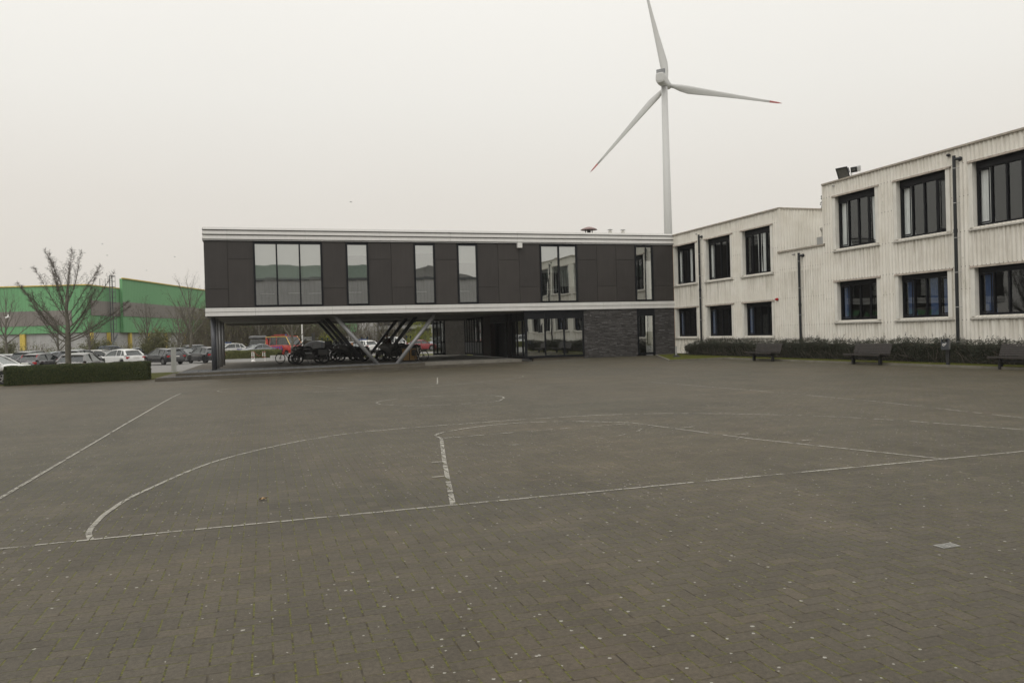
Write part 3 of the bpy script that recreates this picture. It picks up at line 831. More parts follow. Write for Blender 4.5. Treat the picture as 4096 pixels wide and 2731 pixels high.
# glazed bay (s -10.3..-6.42) on the ground floor
def bay():
    a, b, z0, z1 = -10.30, -6.42, 0.13, 3.0
    f = MB()
    f.box(a, a + 0.13, -0.03, 0.12, z0, z1); f.box(b - 0.09, b, -0.03, 0.12, z0, z1)
    f.box(a + 0.13, b - 0.09, -0.03, 0.12, z0, z0 + 0.13); f.box(a + 0.13, b - 0.09, -0.03, 0.12, 2.90, z1)
    f.box(a + 0.13, b - 0.09, -0.03, 0.12, 2.50, 2.56)
    for m in (-8.99, -7.74): f.box(m - 0.04, m + 0.04, -0.028, 0.118, z0 + 0.13, 2.50); f.box(m - 0.025, m + 0.025, -0.028, 0.118, 2.56, 2.90)
    f.box(a + 0.13, b - 0.09, 0.0, 0.05, 2.56, 2.90)
    f.box(a - 0.05, b + 0.16, -0.07, 0.03, 2.93, 3.01)
    w = obj('window', f, M['frame'], B)
    g = MB()
    for p, q, tw in ((a + .13, -9.03, .004), (-8.95, -7.78, -.003), (-7.70, b - .09, .003)):
        g.quad((p, 0.03 + tw, z0 + .13), (q, 0.03 - tw, z0 + .13), (q, 0.03, 2.5), (p, 0.03 + tw, 2.5))
    obj('pane', g, M['glass'], w, fixn=False)
    mb = MB(); mb.box(a + 0.5, b - 0.05, 0.02, 0.30, -0.2, 0.13); obj('base', mb, M['plinth'], B)
    mb = MB(); mb.box(-10.02, -9.42, -0.22, 0.02, -0.20, -0.06); obj('door_step', mb, M['slab'], B)
    mb = MB(); mb.box(-10.3, -6.4, 3.5, 3.6, 0, 3.0); mb.box(-6.5, -6.41, .3, 3.5, 0, 3); obj('interior', mb, M['dark'], B)
bay()
M['stone_lit'] = concrete_mat('split_slate_lit_tone', (0.42, 0.40, 0.37), (0.62, 0.59, 0.55), 0.2, 3)  # pier slate in a raised tone, daylight put into its colour
# split-slate wall, real courses with random projection
def stonewall(mb, s0, s1, n, z0, z1, seed, face='front'):
    rnd = random.Random(seed); z = z0
    while z < z1 - 0.004:
        h = min(rnd.choice((0.035, 0.045, 0.06, 0.075)), z1 - z); x = s0 - rnd.uniform(0, 0.2)
        while x < s1:
            L = rnd.uniform(0.12, 0.48); xa, xb = max(x, s0), min(x + L, s1)
            if xb - xa > 0.02:
                d = rnd.uniform(0.0, 0.035); t = rnd.uniform(-0.008, 0.008)
                if face == 'front':
                    mb.hexa([(xa + .003, n - d, z + .002), (xb - .003, n - d - t, z + .002), (xb - .003, n + .1, z + .002), (xa + .003, n + .1, z + .002),
                             (xa + .003, n - d + rnd.uniform(-.006, .006), z + h - .002), (xb - .003, n - d - t, z + h - .002), (xb - .003, n + .1, z + h - .002), (xa + .003, n + .1, z + h - .002)])
            x += L
        z += h
mb = MB()
stonewall(mb, -6.42, -2.73, 0.02, -0.06, 3.02, 1); stonewall(mb, -1.49, -0.01, 0.02, -0.06, 3.02, 2)
obj('slate_wall', mb, M['stone'], B)
mb = MB(); stonewall(mb, -11.31, -9.55, 17.0, -0.3, 3.9, 3); obj('slate_pier', mb, M['stone_lit'], B)
mb = MB(); mb.box(-6.41, -2.73, 0.1, 0.3, -0.3, 3.0); mb.box(-1.49, -0.01, 0.1, 0.3, -0.3, 3.0); mb.box(-11.31, -9.55, 17.11, 18.3, -.3, 3.9); obj('wall', mb, M['gap'], B)
def narrow():
    a, b, z0, z1 = -2.73, -1.49, 0.09, 3.0
    f = MB(); f.box(a, a + .10, -.03, .14, z0, z1); f.box(b - .10, b, -.03, .14, z0, z1); f.box(a + .1, b - .1, -.03, .14, z0, z0 + .12); f.box(a + .1, b - .1, -.03, .14, 2.55, z1)
    w = obj('window', f, M['frame'], B)
    g = MB(); g.quad((a + .1, .03, z0 + .12), (b - .1, .035, z0 + .12), (b - .1, .03, 2.55), (a + .1, .03, 2.55)); obj('pane', g, M['glass'], w, fixn=False)
    mb = MB(); mb.box(a - .5, b + .5, 2.2, 2.3, -.1, 3); mb.box(a - .02, b + .02, .15, 2.2, -.12, -.02); obj('interior', mb, M['dark'], B)
narrow()
# recessed entrance side, running back from the bay under the overhang (plane s = -10)
def entrance():
    S = -10.02
    f = MB()
    for n_ in (0.20, 1.25, 2.35, 3.45, 4.6): f.box(S - .05, S + .06, n_ - .05, n_ + .05, 0.12, 2.96)
    f.box(S - .04, S + .05, 0.2, 4.6, 2.42, 2.5); f.box(S - .04, S + .05, 0.2, 4.6, 0.12, 0.24); f.box(S - .03, S + .04, 0.2, 4.6, 2.5, 2.95)
    w = obj('window', f, M['frame'], B)
    g = MB(); g.quad((S, .2, .24), (S, 4.6, .24), (S, 4.6, 2.42), (S, .2, 2.42)); obj('pane', g, M['glass'], w, fixn=False)
    # door in the deeper recess
    d = MB(); d.box(S + .55, S + .62, 4.7, 6.0, .1, 2.4); d.box(S + .55, S + .62, 6.1, 8.2, .1, 2.4); d.box(S - .02, S + .62, 4.6, 8.3, 2.42, 2.95)
    do = obj('door', d, M['frame2'], B)
    h = MB(); h.tube([(S + .5, 5.9, 1.0), (S + .5, 5.9, 1.4)], .015, 6); obj('handle', h, M['chrome'], do)
    p = MB(); p.box(S - .02, S + .3, 8.3, 10.3, .1, 2.95); obj('brick_pier', p, pm('dark_red_brick', (0.045, 0.030, 0.024), .8, .25, 8, bump=.3), B)
    f = MB()
    for k in range(8): n_ = 10.45 + k * .72; f.box(S - .085, S + .06, n_ - .07, n_ + .07, .25, 2.85)
    f.box(S - .05, S + .06, 10.35, 15.6, 1.08, 1.16); f.box(S - .05, S + .07, 10.3, 15.7, .12, .27); f.box(S - .05, S + .07, 10.3, 15.7, 2.84, 2.96)
    w = obj('window', f, M['frame'], B)
    g = MB(); g.quad((S - .065, 10.4, 1.16), (S - .065, 15.6, 1.16), (S - .065, 15.6, 2.85), (S - .065, 10.4, 2.85)); obj('pane', g, M['glass'], w, fixn=False)
    q = MB(); q.box(S - .065, S + .03, 10.4, 15.6, .27, 1.08); obj('spandrel', q, pm('grey_spandrel', (.16, .165, .17), .4), w)
    # three-light screen left of the slate pier
    f = MB()
    for k in range(4): s_ = -12.28 + k * .31; f.box(s_ - .05, s_ + .05, 17.1, 17.25, .25, 3.6)
    f.box(-12.33, -11.33, 17.1, 17.25, 1.08, 1.16); f.box(-12.33, -11.33, 17.1, 17.25, .12, .27)
    w = obj('window', f, M['frame'], B)
    g = MB(); g.quad((-12.25, 17.2, .27), (-11.33, 17.2, .27), (-11.33, 17.2, 3.6), (-12.25, 17.2, 3.6)); obj('pane', g, M['glass'], w, fixn=False)
    mb = MB(); mb.box(S + .7, S + .8, 0.3, 16, 0, 3); obj('interior', mb, M['dark'], B)
entrance()
# fixtures on the building
mb = MB(); mb.box(-10.69, -10.40, -0.28, -0.06, 6.80, 7.11); obj('wall_lamp', mb, M['white'], B, bevel=0.01)
def rvent(s, n, r, h, red):
    mb = MB()
    if red:
        mb.lathe([(0.02, 0.30), (r * .35, .26), (r * .8, .17), (r, .10), (r, .085), (r * .5, .08)], 24, (s, n, 8.17)); obj('vent_cowl', mb, M['cowl'], B, smooth=False)
        mb = MB()
        for k in range(4):
            a = k * PI / 2 + .4; mb.tube([(s + .3 * math.cos(a), n + .3 * math.sin(a), 7.6), (s + .3 * math.cos(a), n + .3 * math.sin(a), 8.3)], .025, 6)
        mb.lathe([(.12, -.5), (.12, .1)], 12, (s, n, 8.17)); obj('vent_leg', mb, M['blackp'], B)
    else:
        mb.lathe([(.11, -.35), (.11, .02), (.13, .02), (.13, .06), (.06, .07), (.06, .14)], 14, (s, n, 8.13)); obj('vent_pipe', mb, M['trimw'], B)
        mb = MB(); mb.lathe([(.02, .22), (.17, .17), (.175, .145), (.02, .14)], 16, (s, n, 8.13)); obj('vent_cap', mb, M['galv'], B)
M['cowl'] = pm('weathered_reddish_cowl', (0.20, 0.13, 0.12), 0.6, 0.15)
rvent(-5.02, 2.0, .55, .3, True); rvent(-3.50, 2.0, .17, .2, False); rvent(-2.58, 2.0, .17, .2, False)

M['hood'] = pm('brown_stained_hood', (0.30, 0.26, 0.215), 0.75, 0.3, 6, streak=0.5, dirt=(0.10, 0.08, 0.06))
# ================================================================== WHITE CORRUGATED WING
PITCH, AMP = 0.177, 0.048
def wave_wall(mb, x0, x1, z0, z1, opens=(), y=0.0, axis='x', sgn=-1):
    xs = set(np.round(np.arange(x0, x1, PITCH / 6), 4)); xs.add(x1)
    for o_ in opens: xs.add(o_[0]); xs.add(o_[1])
    xs = sorted(x for x in xs if x0 <= x <= x1)
    def yy(x):
        v = math.sin(2 * PI * x / PITCH); v = math.copysign(abs(v) ** .6, v)
        return y + sgn * AMP * 0.5 * (1 + v) * .9
    for a, b in zip(xs[:-1], xs[1:]):
        if b - a < 1e-5: continue
        mid = (a + b) / 2; cuts = sorted((o_[2], o_[3]) for o_ in opens if o_[0] < mid < o_[1]); z = z0; seg = []
        for c0, c1 in cuts:
            if c0 > z: seg.append((z, c0))
            z = c1
        if z < z1: seg.append((z, z1))
        for s0, s1 in seg:
            P = [(a, yy(a), s0), (b, yy(b), s0), (b, yy(b), s1), (a, yy(a), s1)]
            if axis == 'y': P = [(q[1], q[0], q[2]) for q in P]
            mb.quad(*P)

Wg = thing('school_wing', 'two-storey white corrugated wing with black-framed windows and stepped roofline', 'building', (CX, CY, 0), TH - PI / 2)
TA, TB, TE = 10.78, 14.12, 40.5
ZA, ZM, ZB = 7.66, 5.40, 8.22
wins = []
for a, b in ((.28, 2.70), (3.91, 6.42), (7.61, 10.07)):
    wins += [(a, b, 4.50, 6.95, 'A', 'u'), (a, b, 1.16, 2.98, 'A', 'l')]
for k in range(7):
    a = 14.92 + 3.64 * k
    wins += [(a, a + 2.44, 5.13, 7.56, 'B', 'u'), (a, a + 2.44, 1.82, 3.63, 'B', 'l')]
opens = [(w[0], w[1], w[2], w[3]) for w in wins]
mb = MB()
wave_wall(mb, 0.02, TA, 0.10, ZA, [o_ for o_ in opens if o_[0] < TA])
wave_wall(mb, TA, TB, 0.10, ZM)
wave_wall(mb, TB, TE, 0.10, ZB, [o_ for o_ in opens if o_[0] > TB])
# end wall of the first block above the low link, facing the camera side
wave_wall(mb, 0.02, 9.0, ZM - .3, ZA, (), TA, 'y', 1)
wave_wall(mb, 0.02, 12.0, ZM - .3, ZB, (), TB, 'y', -1)
wave_wall(mb, 0.02, 12.0, 0.1, ZB, (), TE, 'y', 1)
obj('corrugated_wall', mb, M['clad'], Wg, fixn=False)
mb = MB(); mb.box(TA - .10, TA + .06, -.055, .03, ZM + .09, ZA); obj('corner_trim', mb, M['clad'], Wg)
mb = MB(); mb.box(TB - .06, TB + .05, -.055, .03, ZM + .09, ZB); obj('corner_trim', mb, M['clad'], Wg)
# copings
mb = MB()
def coping(x0, x1, y0, y1, z): mb.hexa([(x0, y0, z), (x1, y0, z), (x1, y1, z), (x0, y1, z), (x0, y0, z + .075), (x1, y0, z + .075), (x1, y1, z + .085), (x0, y1, z + .085)])
coping(0.0, TA + .06, -0.09, 0.16, ZA); coping(TA - .10, TA + .06, 0.162, 9.0, ZA + .001)
coping(TA - .12, TB + .03, -0.09, 0.14, ZM)
coping(TB - .06, TE + .06, -0.09, 0.16, ZB); coping(TB - .06, TB + .1, 0.162, 12, ZB + .001)
obj('coping', mb, M['coping'], Wg)
mb = MB(); mb.box(0.0, TA, .16, 12, ZA - .25, ZA - .15); mb.box(TA, TB, .05, 12, ZM - .22, ZM - .12); mb.box(TB, TE, .16, 12, ZB - .25, ZB - .15); obj('roof', mb, M['soffit'], Wg)
# inner leaf: dark lining behind openings, floors, partitions
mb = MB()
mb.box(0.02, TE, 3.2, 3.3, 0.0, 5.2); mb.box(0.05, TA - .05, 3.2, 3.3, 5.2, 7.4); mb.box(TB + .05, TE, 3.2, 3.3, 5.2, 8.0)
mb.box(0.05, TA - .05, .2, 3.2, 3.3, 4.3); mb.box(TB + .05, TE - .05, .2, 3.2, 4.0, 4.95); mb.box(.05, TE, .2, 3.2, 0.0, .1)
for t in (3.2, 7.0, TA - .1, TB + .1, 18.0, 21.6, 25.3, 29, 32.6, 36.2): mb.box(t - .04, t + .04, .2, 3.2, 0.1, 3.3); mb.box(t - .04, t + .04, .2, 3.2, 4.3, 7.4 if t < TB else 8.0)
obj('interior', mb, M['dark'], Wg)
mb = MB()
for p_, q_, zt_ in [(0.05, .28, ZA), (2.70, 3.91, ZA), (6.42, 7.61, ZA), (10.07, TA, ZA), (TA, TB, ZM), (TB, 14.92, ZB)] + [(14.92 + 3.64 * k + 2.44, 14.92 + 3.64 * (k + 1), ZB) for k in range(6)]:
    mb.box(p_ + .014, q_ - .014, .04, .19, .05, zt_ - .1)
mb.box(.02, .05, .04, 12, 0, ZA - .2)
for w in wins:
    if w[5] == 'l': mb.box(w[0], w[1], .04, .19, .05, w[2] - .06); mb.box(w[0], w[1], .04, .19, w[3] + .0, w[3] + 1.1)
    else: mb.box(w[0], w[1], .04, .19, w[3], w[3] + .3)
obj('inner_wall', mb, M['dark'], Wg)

def curtain(parent, x0, x1, y, z0, z1, m, seed, sway=0.0):
    rnd = random.Random(seed); n = max(6, int((x1 - x0) / .03)); V = []; F = []
    for j in range(7):
        v = j / 6
        for i in range(n + 1):
            u = i / n
            xx = x0 + (x1 - x0) * u * (1 - sway * v * (1 - v) * 2) + sway * .1 * v
            V.append((xx, y + .025 * math.sin(u * (x1 - x0) / .085 * 6.28 / 1.3 + .4 * math.sin(v * 3 + seed)), z1 + (z0 - z1) * v))
    for j in range(6):
        for i in range(n): F.append((j * (n + 1) + i, j * (n + 1) + i + 1, (j + 1) * (n + 1) + i + 1, (j + 1) * (n + 1) + i))
    npobj('curtain', V, F, m, parent, smooth=True)

def wing_window(a, b, z0, z1, blk, row, idx):
    y = 0.16
    f = MB(); hd = 0.30 if row == 'u' else 0.24
    f.box(a, b, y - .02, y + .10, z1 - hd, z1); f.box(a, b, y - .01, y + .10, z0, z0 + .09)
    f.box(a, a + .09, y - .01, y + .10, z0 + .09, z1 - hd); f.box(b - .07, b, y - .01, y + .10, z0 + .09, z1 - hd)
    f.box(a + .02, b - .02, y - .035, y - .02, z1 - .12, z1 - .09); f.box(a + .02, b - .02, y - .035, y - .02, z1 - hd + .02, z1 - hd + .05)
    W = (b - a) / 4
    for i in (1, 2, 3): f.box(a + i * W - .032, a + i * W + .032, y - .008, y + .098, z0 + .09, z1 - hd)
    # opening sashes at either side
    for i in (0, 3):
        p, q = a + i * W + .07, a + (i + 1) * W - .06
        f.box(p, p + .035, y - .03, y - .008, z0 + .11, z1 - hd - .03); f.box(q - .035, q, y - .03, y - .008, z0 + .11, z1 - hd - .03)
        f.box(p + .05, q - .05, y - .03, y - .008, z0 + .11, z0 + .16); f.box(p + .05, q - .05, y - .03, y - .008, z1 - hd - .08, z1 - hd - .03)
    w = obj('window', f, M['frame2'], Wg)
    g = MB()
    for i in range(4):
        p, q = a + i * W + .04, a + (i + 1) * W - .04; tw = random.uniform(-.003, .003)
        g.quad((p, y + .05 + tw, z0 + .09), (q, y + .05 - tw, z0 + .09), (q, y + .05 - tw, z1 - hd), (p, y + .05 + tw, z1 - hd))
    obj('pane', g, M['glassw'], w, fixn=False)
    # reveals and flat side flashings
    r = MB(); r.box(a - .012, a, -.016, y + .02, z0, z1); r.box(a - .17, a, -.056, -.016, z0 - .02, z1); obj('reveal', r, M['trimw'], w)
    r = MB(); r.box(b, b + .012, -.016, y + .02, z0, z1); r.box(b, b + .19, -.056, -.016, z0 - .02, z1); obj('reveal', r, M['trimw'], w)
    h = MB(); h.hexa([(a - .20, -.10, z1 - .03), (b + .23, -.10, z1 - .03), (b + .23, .0, z1 - .03), (a - .20, .0, z1 - .03), (a - .20, -.06, z1 + .05), (b + .23, -.06, z1 + .05), (b + .23, .0, z1 + .045), (a - .20, .0, z1 + .045)])
    obj('lintel_flashing', h, M['hood'], w)
    s = MB(); s.hexa([(a - .22, -.10, z0 - .14), (b + .25, -.10, z0 - .14), (b + .25, y, z0 - .14), (a - .22, y, z0 - .14), (a - .20, -.095, z0 - .085), (b + .22, -.095, z0 - .085), (b + .02, y, z0 + .012), (a - .02, y, z0 + .012)])
    obj('sill', s, M['sill'], w)
    yc = y + .12
    cz0, cz1 = z0 + .02, z1 - hd + .05
    if row == 'u':
        spec = {0: [(.02, .45), (1.30, 1.72)], 1: [(.02, .50)], 2: [(.95, 1.3), (1.38, 1.75)], 3: [(.03, .62), (1.95, 2.44)], 4: [(.03, .62), (2.15, 2.44)], 5: [(.03, .66)], 6: [(.03, .5), (1.9, 2.4)]}.get(idx, [(.03, .6)])
        for q, (p0, p1) in enumerate(spec): curtain(w, a + p0, a + p1, yc, cz0, cz1, M['curtw'], idx * 3 + q, .35)
    else:
        spec = {0: [(.05, .48)], 1: [(.05, .50)], 2: [(.05, .50)], 3: [(.1, .45), (2.2, 2.44)], 4: [(.15, .62), (1.30, 1.78), (1.95, 2.44)], 5: [(.15, .62)]}.get(idx, [(.1, .6)])
        for q, (p0, p1) in enumerate(spec): curtain(w, a + p0, a + p1, yc, cz0, cz1, M['curtb'], 50 + idx * 3 + q, .3)
for i, w in enumerate(wins): wing_window(*w, i // 2)
# fixing screws: rows across the sheets
V = []; F = []
def screw(x, z, y=-.048):
    b = len(V); r = .018
    for k in range(6): V.append((x + r * math.cos(k * PI / 3), y - .008, z + r * math.sin(k * PI / 3)))
    F.append([b + k for k in range(6)])
rows = [(0.1, TA, (6.985, 5.69, 4.42, 3.05, 2.10)), (TA, TB, (4.52, 3.05, 1.67)), (TB, TE, (7.60, 6.36, 5.02, 3.70, 2.85, 1.67))]
for x0, x1, zs in rows:
    for z in zs:
        k = math.ceil(x0 / PITCH)
        while (k + .25) * PITCH < x1 - .05:
            x = (k + .25) * PITCH; k += 1
            if any(o_[0] - .2 < x < o_[1] + .23 and o_[2] - .15 < z < o_[3] + .03 for o_ in opens): continue
            screw(x, z + random.uniform(-.006, .006))
for zz in (6.5, 5.62):
    pass
sc_ = npobj('screw_heads', V, F, pm('rusty_screw', (.11, .085, .065), .7), Wg, kind='stuff')
# salmon edge strip at the inside corner and base drip
mb = MB(); mb.box(0.0, .035, -.05, -.0, .08, ZA - .01); obj('edge_strip', mb, M['rustpink'], Wg)
mb = MB(); mb.box(0.05, TE, -.015, .04, -.15, .10); obj('base', mb, M['gap'], Wg)
# downpipes
def downpipe(t, ztop, zj):
    mb = MB(); y = -.17
    mb.tube([(t, y, .02), (t, y, zj)], .062, 14); mb.tube([(t, y, zj), (t, y, zj + .14)], .074, 14); mb.tube([(t, y, zj + .14), (t, y, ztop)], .06, 14)
    mb.tube([(t, y, ztop - .14), (t + .10, y + .02, ztop - .14), (t + .16, y + .10, ztop - .14), (t + .16, .02, ztop - .14)], .055, 12)
    mb.tube([(t + .16, -.07, ztop - .14), (t + .16, -.03, ztop - .14)], .085, 12)
    p = obj('downpipe', mb, M['blackpipe'], Wg, smooth=False)
    b = MB(); z = .85
    while z < ztop - .2:
        b.lathe([(.068, -.014), (.068, .014)], 14, (t, y, z)); b.tube([(t + .02, y + .05, z), (t + .16, .0, z)], .008, 5); z += 1.32
    obj('pipe_clip', b, M['galv'], p)
M['blackpipe'] = pm('black_pvc_pipe', (.010, .012, .014), .38, .1)
downpipe(3.36, 7.31, 3.9); downpipe(12.45, 5.22, 2.6); downpipe(21.52, 7.93, 5.0)
downpipe(32.4, 7.93, 5.0)
# little outlets, alarm, camera
mb = MB(); mb.tube([(11.95, .0, 5.22), (11.95, -.16, 5.18)], .035, 10); mb.tube([(14.88, 0, 8.08), (14.88, -.12, 8.05)], .04, 10); mb.tube([(2.9, 0, 7.42), (2.9, -.1, 7.40)], .035, 10); obj('overflow_spout', mb, M['galv'], Wg)
mb = MB(); mb.lathe([(.02, -.16), (.06, -.14), (.075, -.08), (.08, -.03)], 12, (10.53, 0, 3.03), 'Y'); obj('alarm_sounder', mb, M['red'], Wg)
mb = MB(); mb.lathe([(.02, -.17), (.05, -.15), (.06, -.06), (.03, 0)], 12, (21.2, 0, 8.03), 'Y'); obj('roof_sensor', mb, M['blackp'], Wg)
# roof ventilator on the link
mb = MB(); mb.box(12.0, 12.6, 1.3, 1.9, 5.2, 6.05); obj('vent_base', mb, M['galv'], Wg)
mb = MB(); mb.lathe([(.20, 0), (.19, .12), (.20, .26), (.27, .38), (.27, .46), (.22, .48), (.10, .50)], 20, (12.3, 1.6, 6.05)); obj('vent_cowl', mb, M['sill'], Wg)
# floodlight and small lamp on the roof edge
def flood():
    t = thing('floodlight', 'square grey floodlight tilted on the tall block roof edge', 'floodlight', wing_xy(15.30, .22) + (8.31,), TH - PI / 2 + R(19))
    Mx = Matrix.Translation((0, 0, .33)) @ Matrix.Rotation(R(28), 4, 'X')
    b = MB(); b.hexa([(-.20, -.05, -.16), (.20, -.05, -.16), (.27, .26 - .44, -.25), (-.27, .26 - .44, -.25), (-.20, -.05, .16), (.20, -.05, .16), (.27, -.18, .25), (-.27, -.18, .25)])
    b.box(-.14, .14, -.05, .16, -.12, .12)
    b.xf(Mx); obj('housing', b, M['fgrey'], t)
    r = MB(); r.box(-.28, .28, -.21, -.18, .23, .28); r.box(-.28, .28, -.21, -.18, -.28, -.23); r.box(-.28, -.24, -.21, -.18, -.23, .23); r.box(.24, .28, -.21, -.18, -.23, .23); r.xf(Mx); obj('rim', r, M['blackp'], t)
    g = MB(); g.box(-.24, .24, -.192, -.184, -.23, .23); g.xf(Mx); obj('lens', g, M['lensd'], t)
    s = MB(); s.tube([(-.3, 0, .33), (-.3, 0, .02), (.3, 0, .02), (.3, 0, .33)], .016, 6); obj('bracket', s, M['blackp'], t)
    t2 = thing('floodlight', 'smaller boxy grey lamp right of the square floodlight on the roof edge', 'floodlight', wing_xy(15.98, .22) + (8.31,), TH - PI / 2 + R(30))
    Mx = Matrix.Translation((0, 0, .30)) @ Matrix.Rotation(R(14), 4, 'X')
    b = MB(); b.box(-.15, .15, -.24, .26, -.12, .13); b.xf(Mx); obj('housing', b, M['galv'], t2, bevel=.03)
    b = MB(); b.box(-.14, .14, -.26, -.24, -.115, .12); b.xf(Mx); obj('rim', b, M['blackp'], t2, bevel=.01)
    b = MB(); b.box(-.06, .06, -.275, -.26, -.04, .05); b.xf(Mx); obj('lens', b, M['lensd'], t2)
    s = MB(); s.tube([(-.17, .05, .28), (-.17, .05, .01), (.17, .05, .01), (.17, .05, .28)], .012, 6); obj('bracket', s, M['trimw'], t2)
M['fgrey'] = pm('grey_lamp_housing', (.10, .105, .11), .5, .1); M['lensd'] = pm('dull_lamp_glass', (.12, .12, .11), .15, .2, 9)
flood()

# ================================================================== GREEN WAREHOUSE and far buildings
Wh = thing('warehouse', 'large green profiled-metal warehouse with brown stripe and yellow roof edge', 'warehouse', (0, 0, 0))
mb = MB()
mb.box(-150, -60.3, 110.0, 150, 3.62, 10.30)
mb.prism([(110.02, 3.62), (119, 3.62), (119, 10.30), (110.02, 10.30)], -60.32, -60.1, 'X')
mb.box(-60.0, -59.6, 118.8, 175, 3.60, 11.84); mb.box(-100, -60.0, 118.9, 175, 3.6, 10.1)
mb.box(-59.5, -26, 168, 185, 3.2, 12.6)
obj('green_cladding', mb, M['greenclad'], Wh)
mb = MB(); mb.box(-150, -59.9 - 2.6, 109.93, 109.995, 4.72, 6.83); mb.box(-60.09, -59.97, 110.6, 118.75, 6.05, 8.2); mb.box(-59.595, -59.5, 118.8, 175, 6.1, 8.3); mb.box(-59, -26, 167.9, 167.99, 5.4, 7.9)
obj('brown_stripe', mb, M['brownclad'], Wh)
mb = MB()
mb.box(-150, -60.05, 109.85, 110.1, 10.301, 10.45); mb.box(-60.25, -60.0, 110.1, 118.8, 10.302, 10.44)
mb.box(-59.7, -59.4, 118.75, 175, 11.841, 12.0);  mb.box(-59.5, -26, 167.8, 168.1, 12.601, 12.75)
obj('roof_edge', mb, M['yellow'], Wh)
mb = MB(); mb.box(-150, -60.6, 110.3, 150, -.4, 3.6); mb.box(-60.6, -60.2, 110.3, 176, -.4, 3.58); mb.box(-59.9, -26, 168.3, 186, -.4, 3.18)
obj('concrete_wall', mb, M['wallc'], Wh)
for x in (-97, -83, -69.6,): mb = MB(); mb.box(x - .35, x + .35, 109.9, 110.28, -.4, 3.6); obj('yellow_post', mb, M['yellow'], Wh)
for y in (110.35, 115.2, 121.5, 127.5, 134, 142, 150, 160): mb = MB(); mb.box(-60.18, -59.8, y - .3, y + .3, -.4, 3.58); obj('yellow_post', mb, M['yellow'], Wh)
mb = MB()
for y in (115.2, 115.9): mb.box(-59.7, -59.6, y - .04, y + .04, 2.2, 12.1)
for k in range(33): mb.box(-59.68, -59.62, 115.2, 115.9, 2.3 + k * .3, 2.33 + k * .3)
for k in range(11): z = 4 + k * .8; mb.tube([(-59.65, 115.1, z), (-59.2, 115.15, z), (-59.0, 115.55, z), (-59.2, 115.95, z), (-59.65, 116.0, z)], .03, 4)
for y, x in ((115.15, -59.2), (115.55, -59.0), (115.95, -59.2)): mb.tube([(x, y, 4), (x, y, 12.1)], .025, 4)
for x in (-61, -60.2): mb.tube([(x, 115, 10.3), (x, 115, 11.6)], .04, 4)
mb.tube([(-59.65, 117, 3.3), (-59.2, 112.6, -.2)], .14, 6)
obj('cage_ladder', mb, M['fgrey'], Wh)
hut = thing('pale_building', 'small pale building glimpsed behind bare trees under the overhang', 'building', (-22.2, 120, 0))
mb = MB(); mb.box(-1.6, 1.2, 0, 9, -.4, 5.4); obj('wall', mb, M['hut'], hut)
mb = MB(); mb.box(-1.75, 1.35, -.15, 9, 5.4, 5.6); obj('roof', mb, M['soffit'], hut)
dk = thing('dark_building', 'black modern building with a pale horizontal band behind the red car', 'building', (-20.6, 121, 0))
mb = MB(); mb.box(0, 40, .3, 20, -.4, 2.95); mb.box(0, 40, 0, 20, 3.5, 8.5); obj('wall', mb, M['frame'], dk)
mb = MB(); mb.box(-.2, 40, -.2, 20, 2.96, 3.49); obj('pale_band', mb, pm('grey_band', (.30, .30, .30), .6), dk)
mb = MB()
for k in range(7): mb.box(2 + k * 3.4, 2.12 + k * 3.4, .15, .28, -.3, 2.95)
mb.box(8.0, 8.2, -.15, .25, .9, 2.9); obj('mullion', mb, M['galv'], dk)

# hall on the far side of the yard, behind the photographer; it shows in the office windows
Hl = thing('hall_opposite', 'pale corrugated hall facing the office across the yard, seen mirrored in its windows', 'building', main_xy(0, -66.5) + (0,), TH)
mb = MB(); mb.box(-75, 24, -14, -.05, 0, 9.9); obj('wall', mb, M['paleclad'], Hl)
mb = MB(); mb.box(-75, 24.1, -.12, .10, 9.9, 10.25); mb.box(-18.2, -16.2, -.02, .05, 0, 3.2); mb.box(-40, -37, -.02, .05, 0, 3.6); obj('gutter', mb, M['fgrey'], Hl)
mb = MB(); mb.box(-75, -9, -24, -3.0, 10.25, 12.3); obj('green_upper_storey', mb, pm('grey_green_sheet', (.24, .30, .25), .7), Hl)
mb = MB(); mb.prism([(-8.6, 10.25), (7, 10.25), (-.8, 12.2)], -20, -2, 'Y'); obj('gable_roof', mb, M['soffit'], Hl)

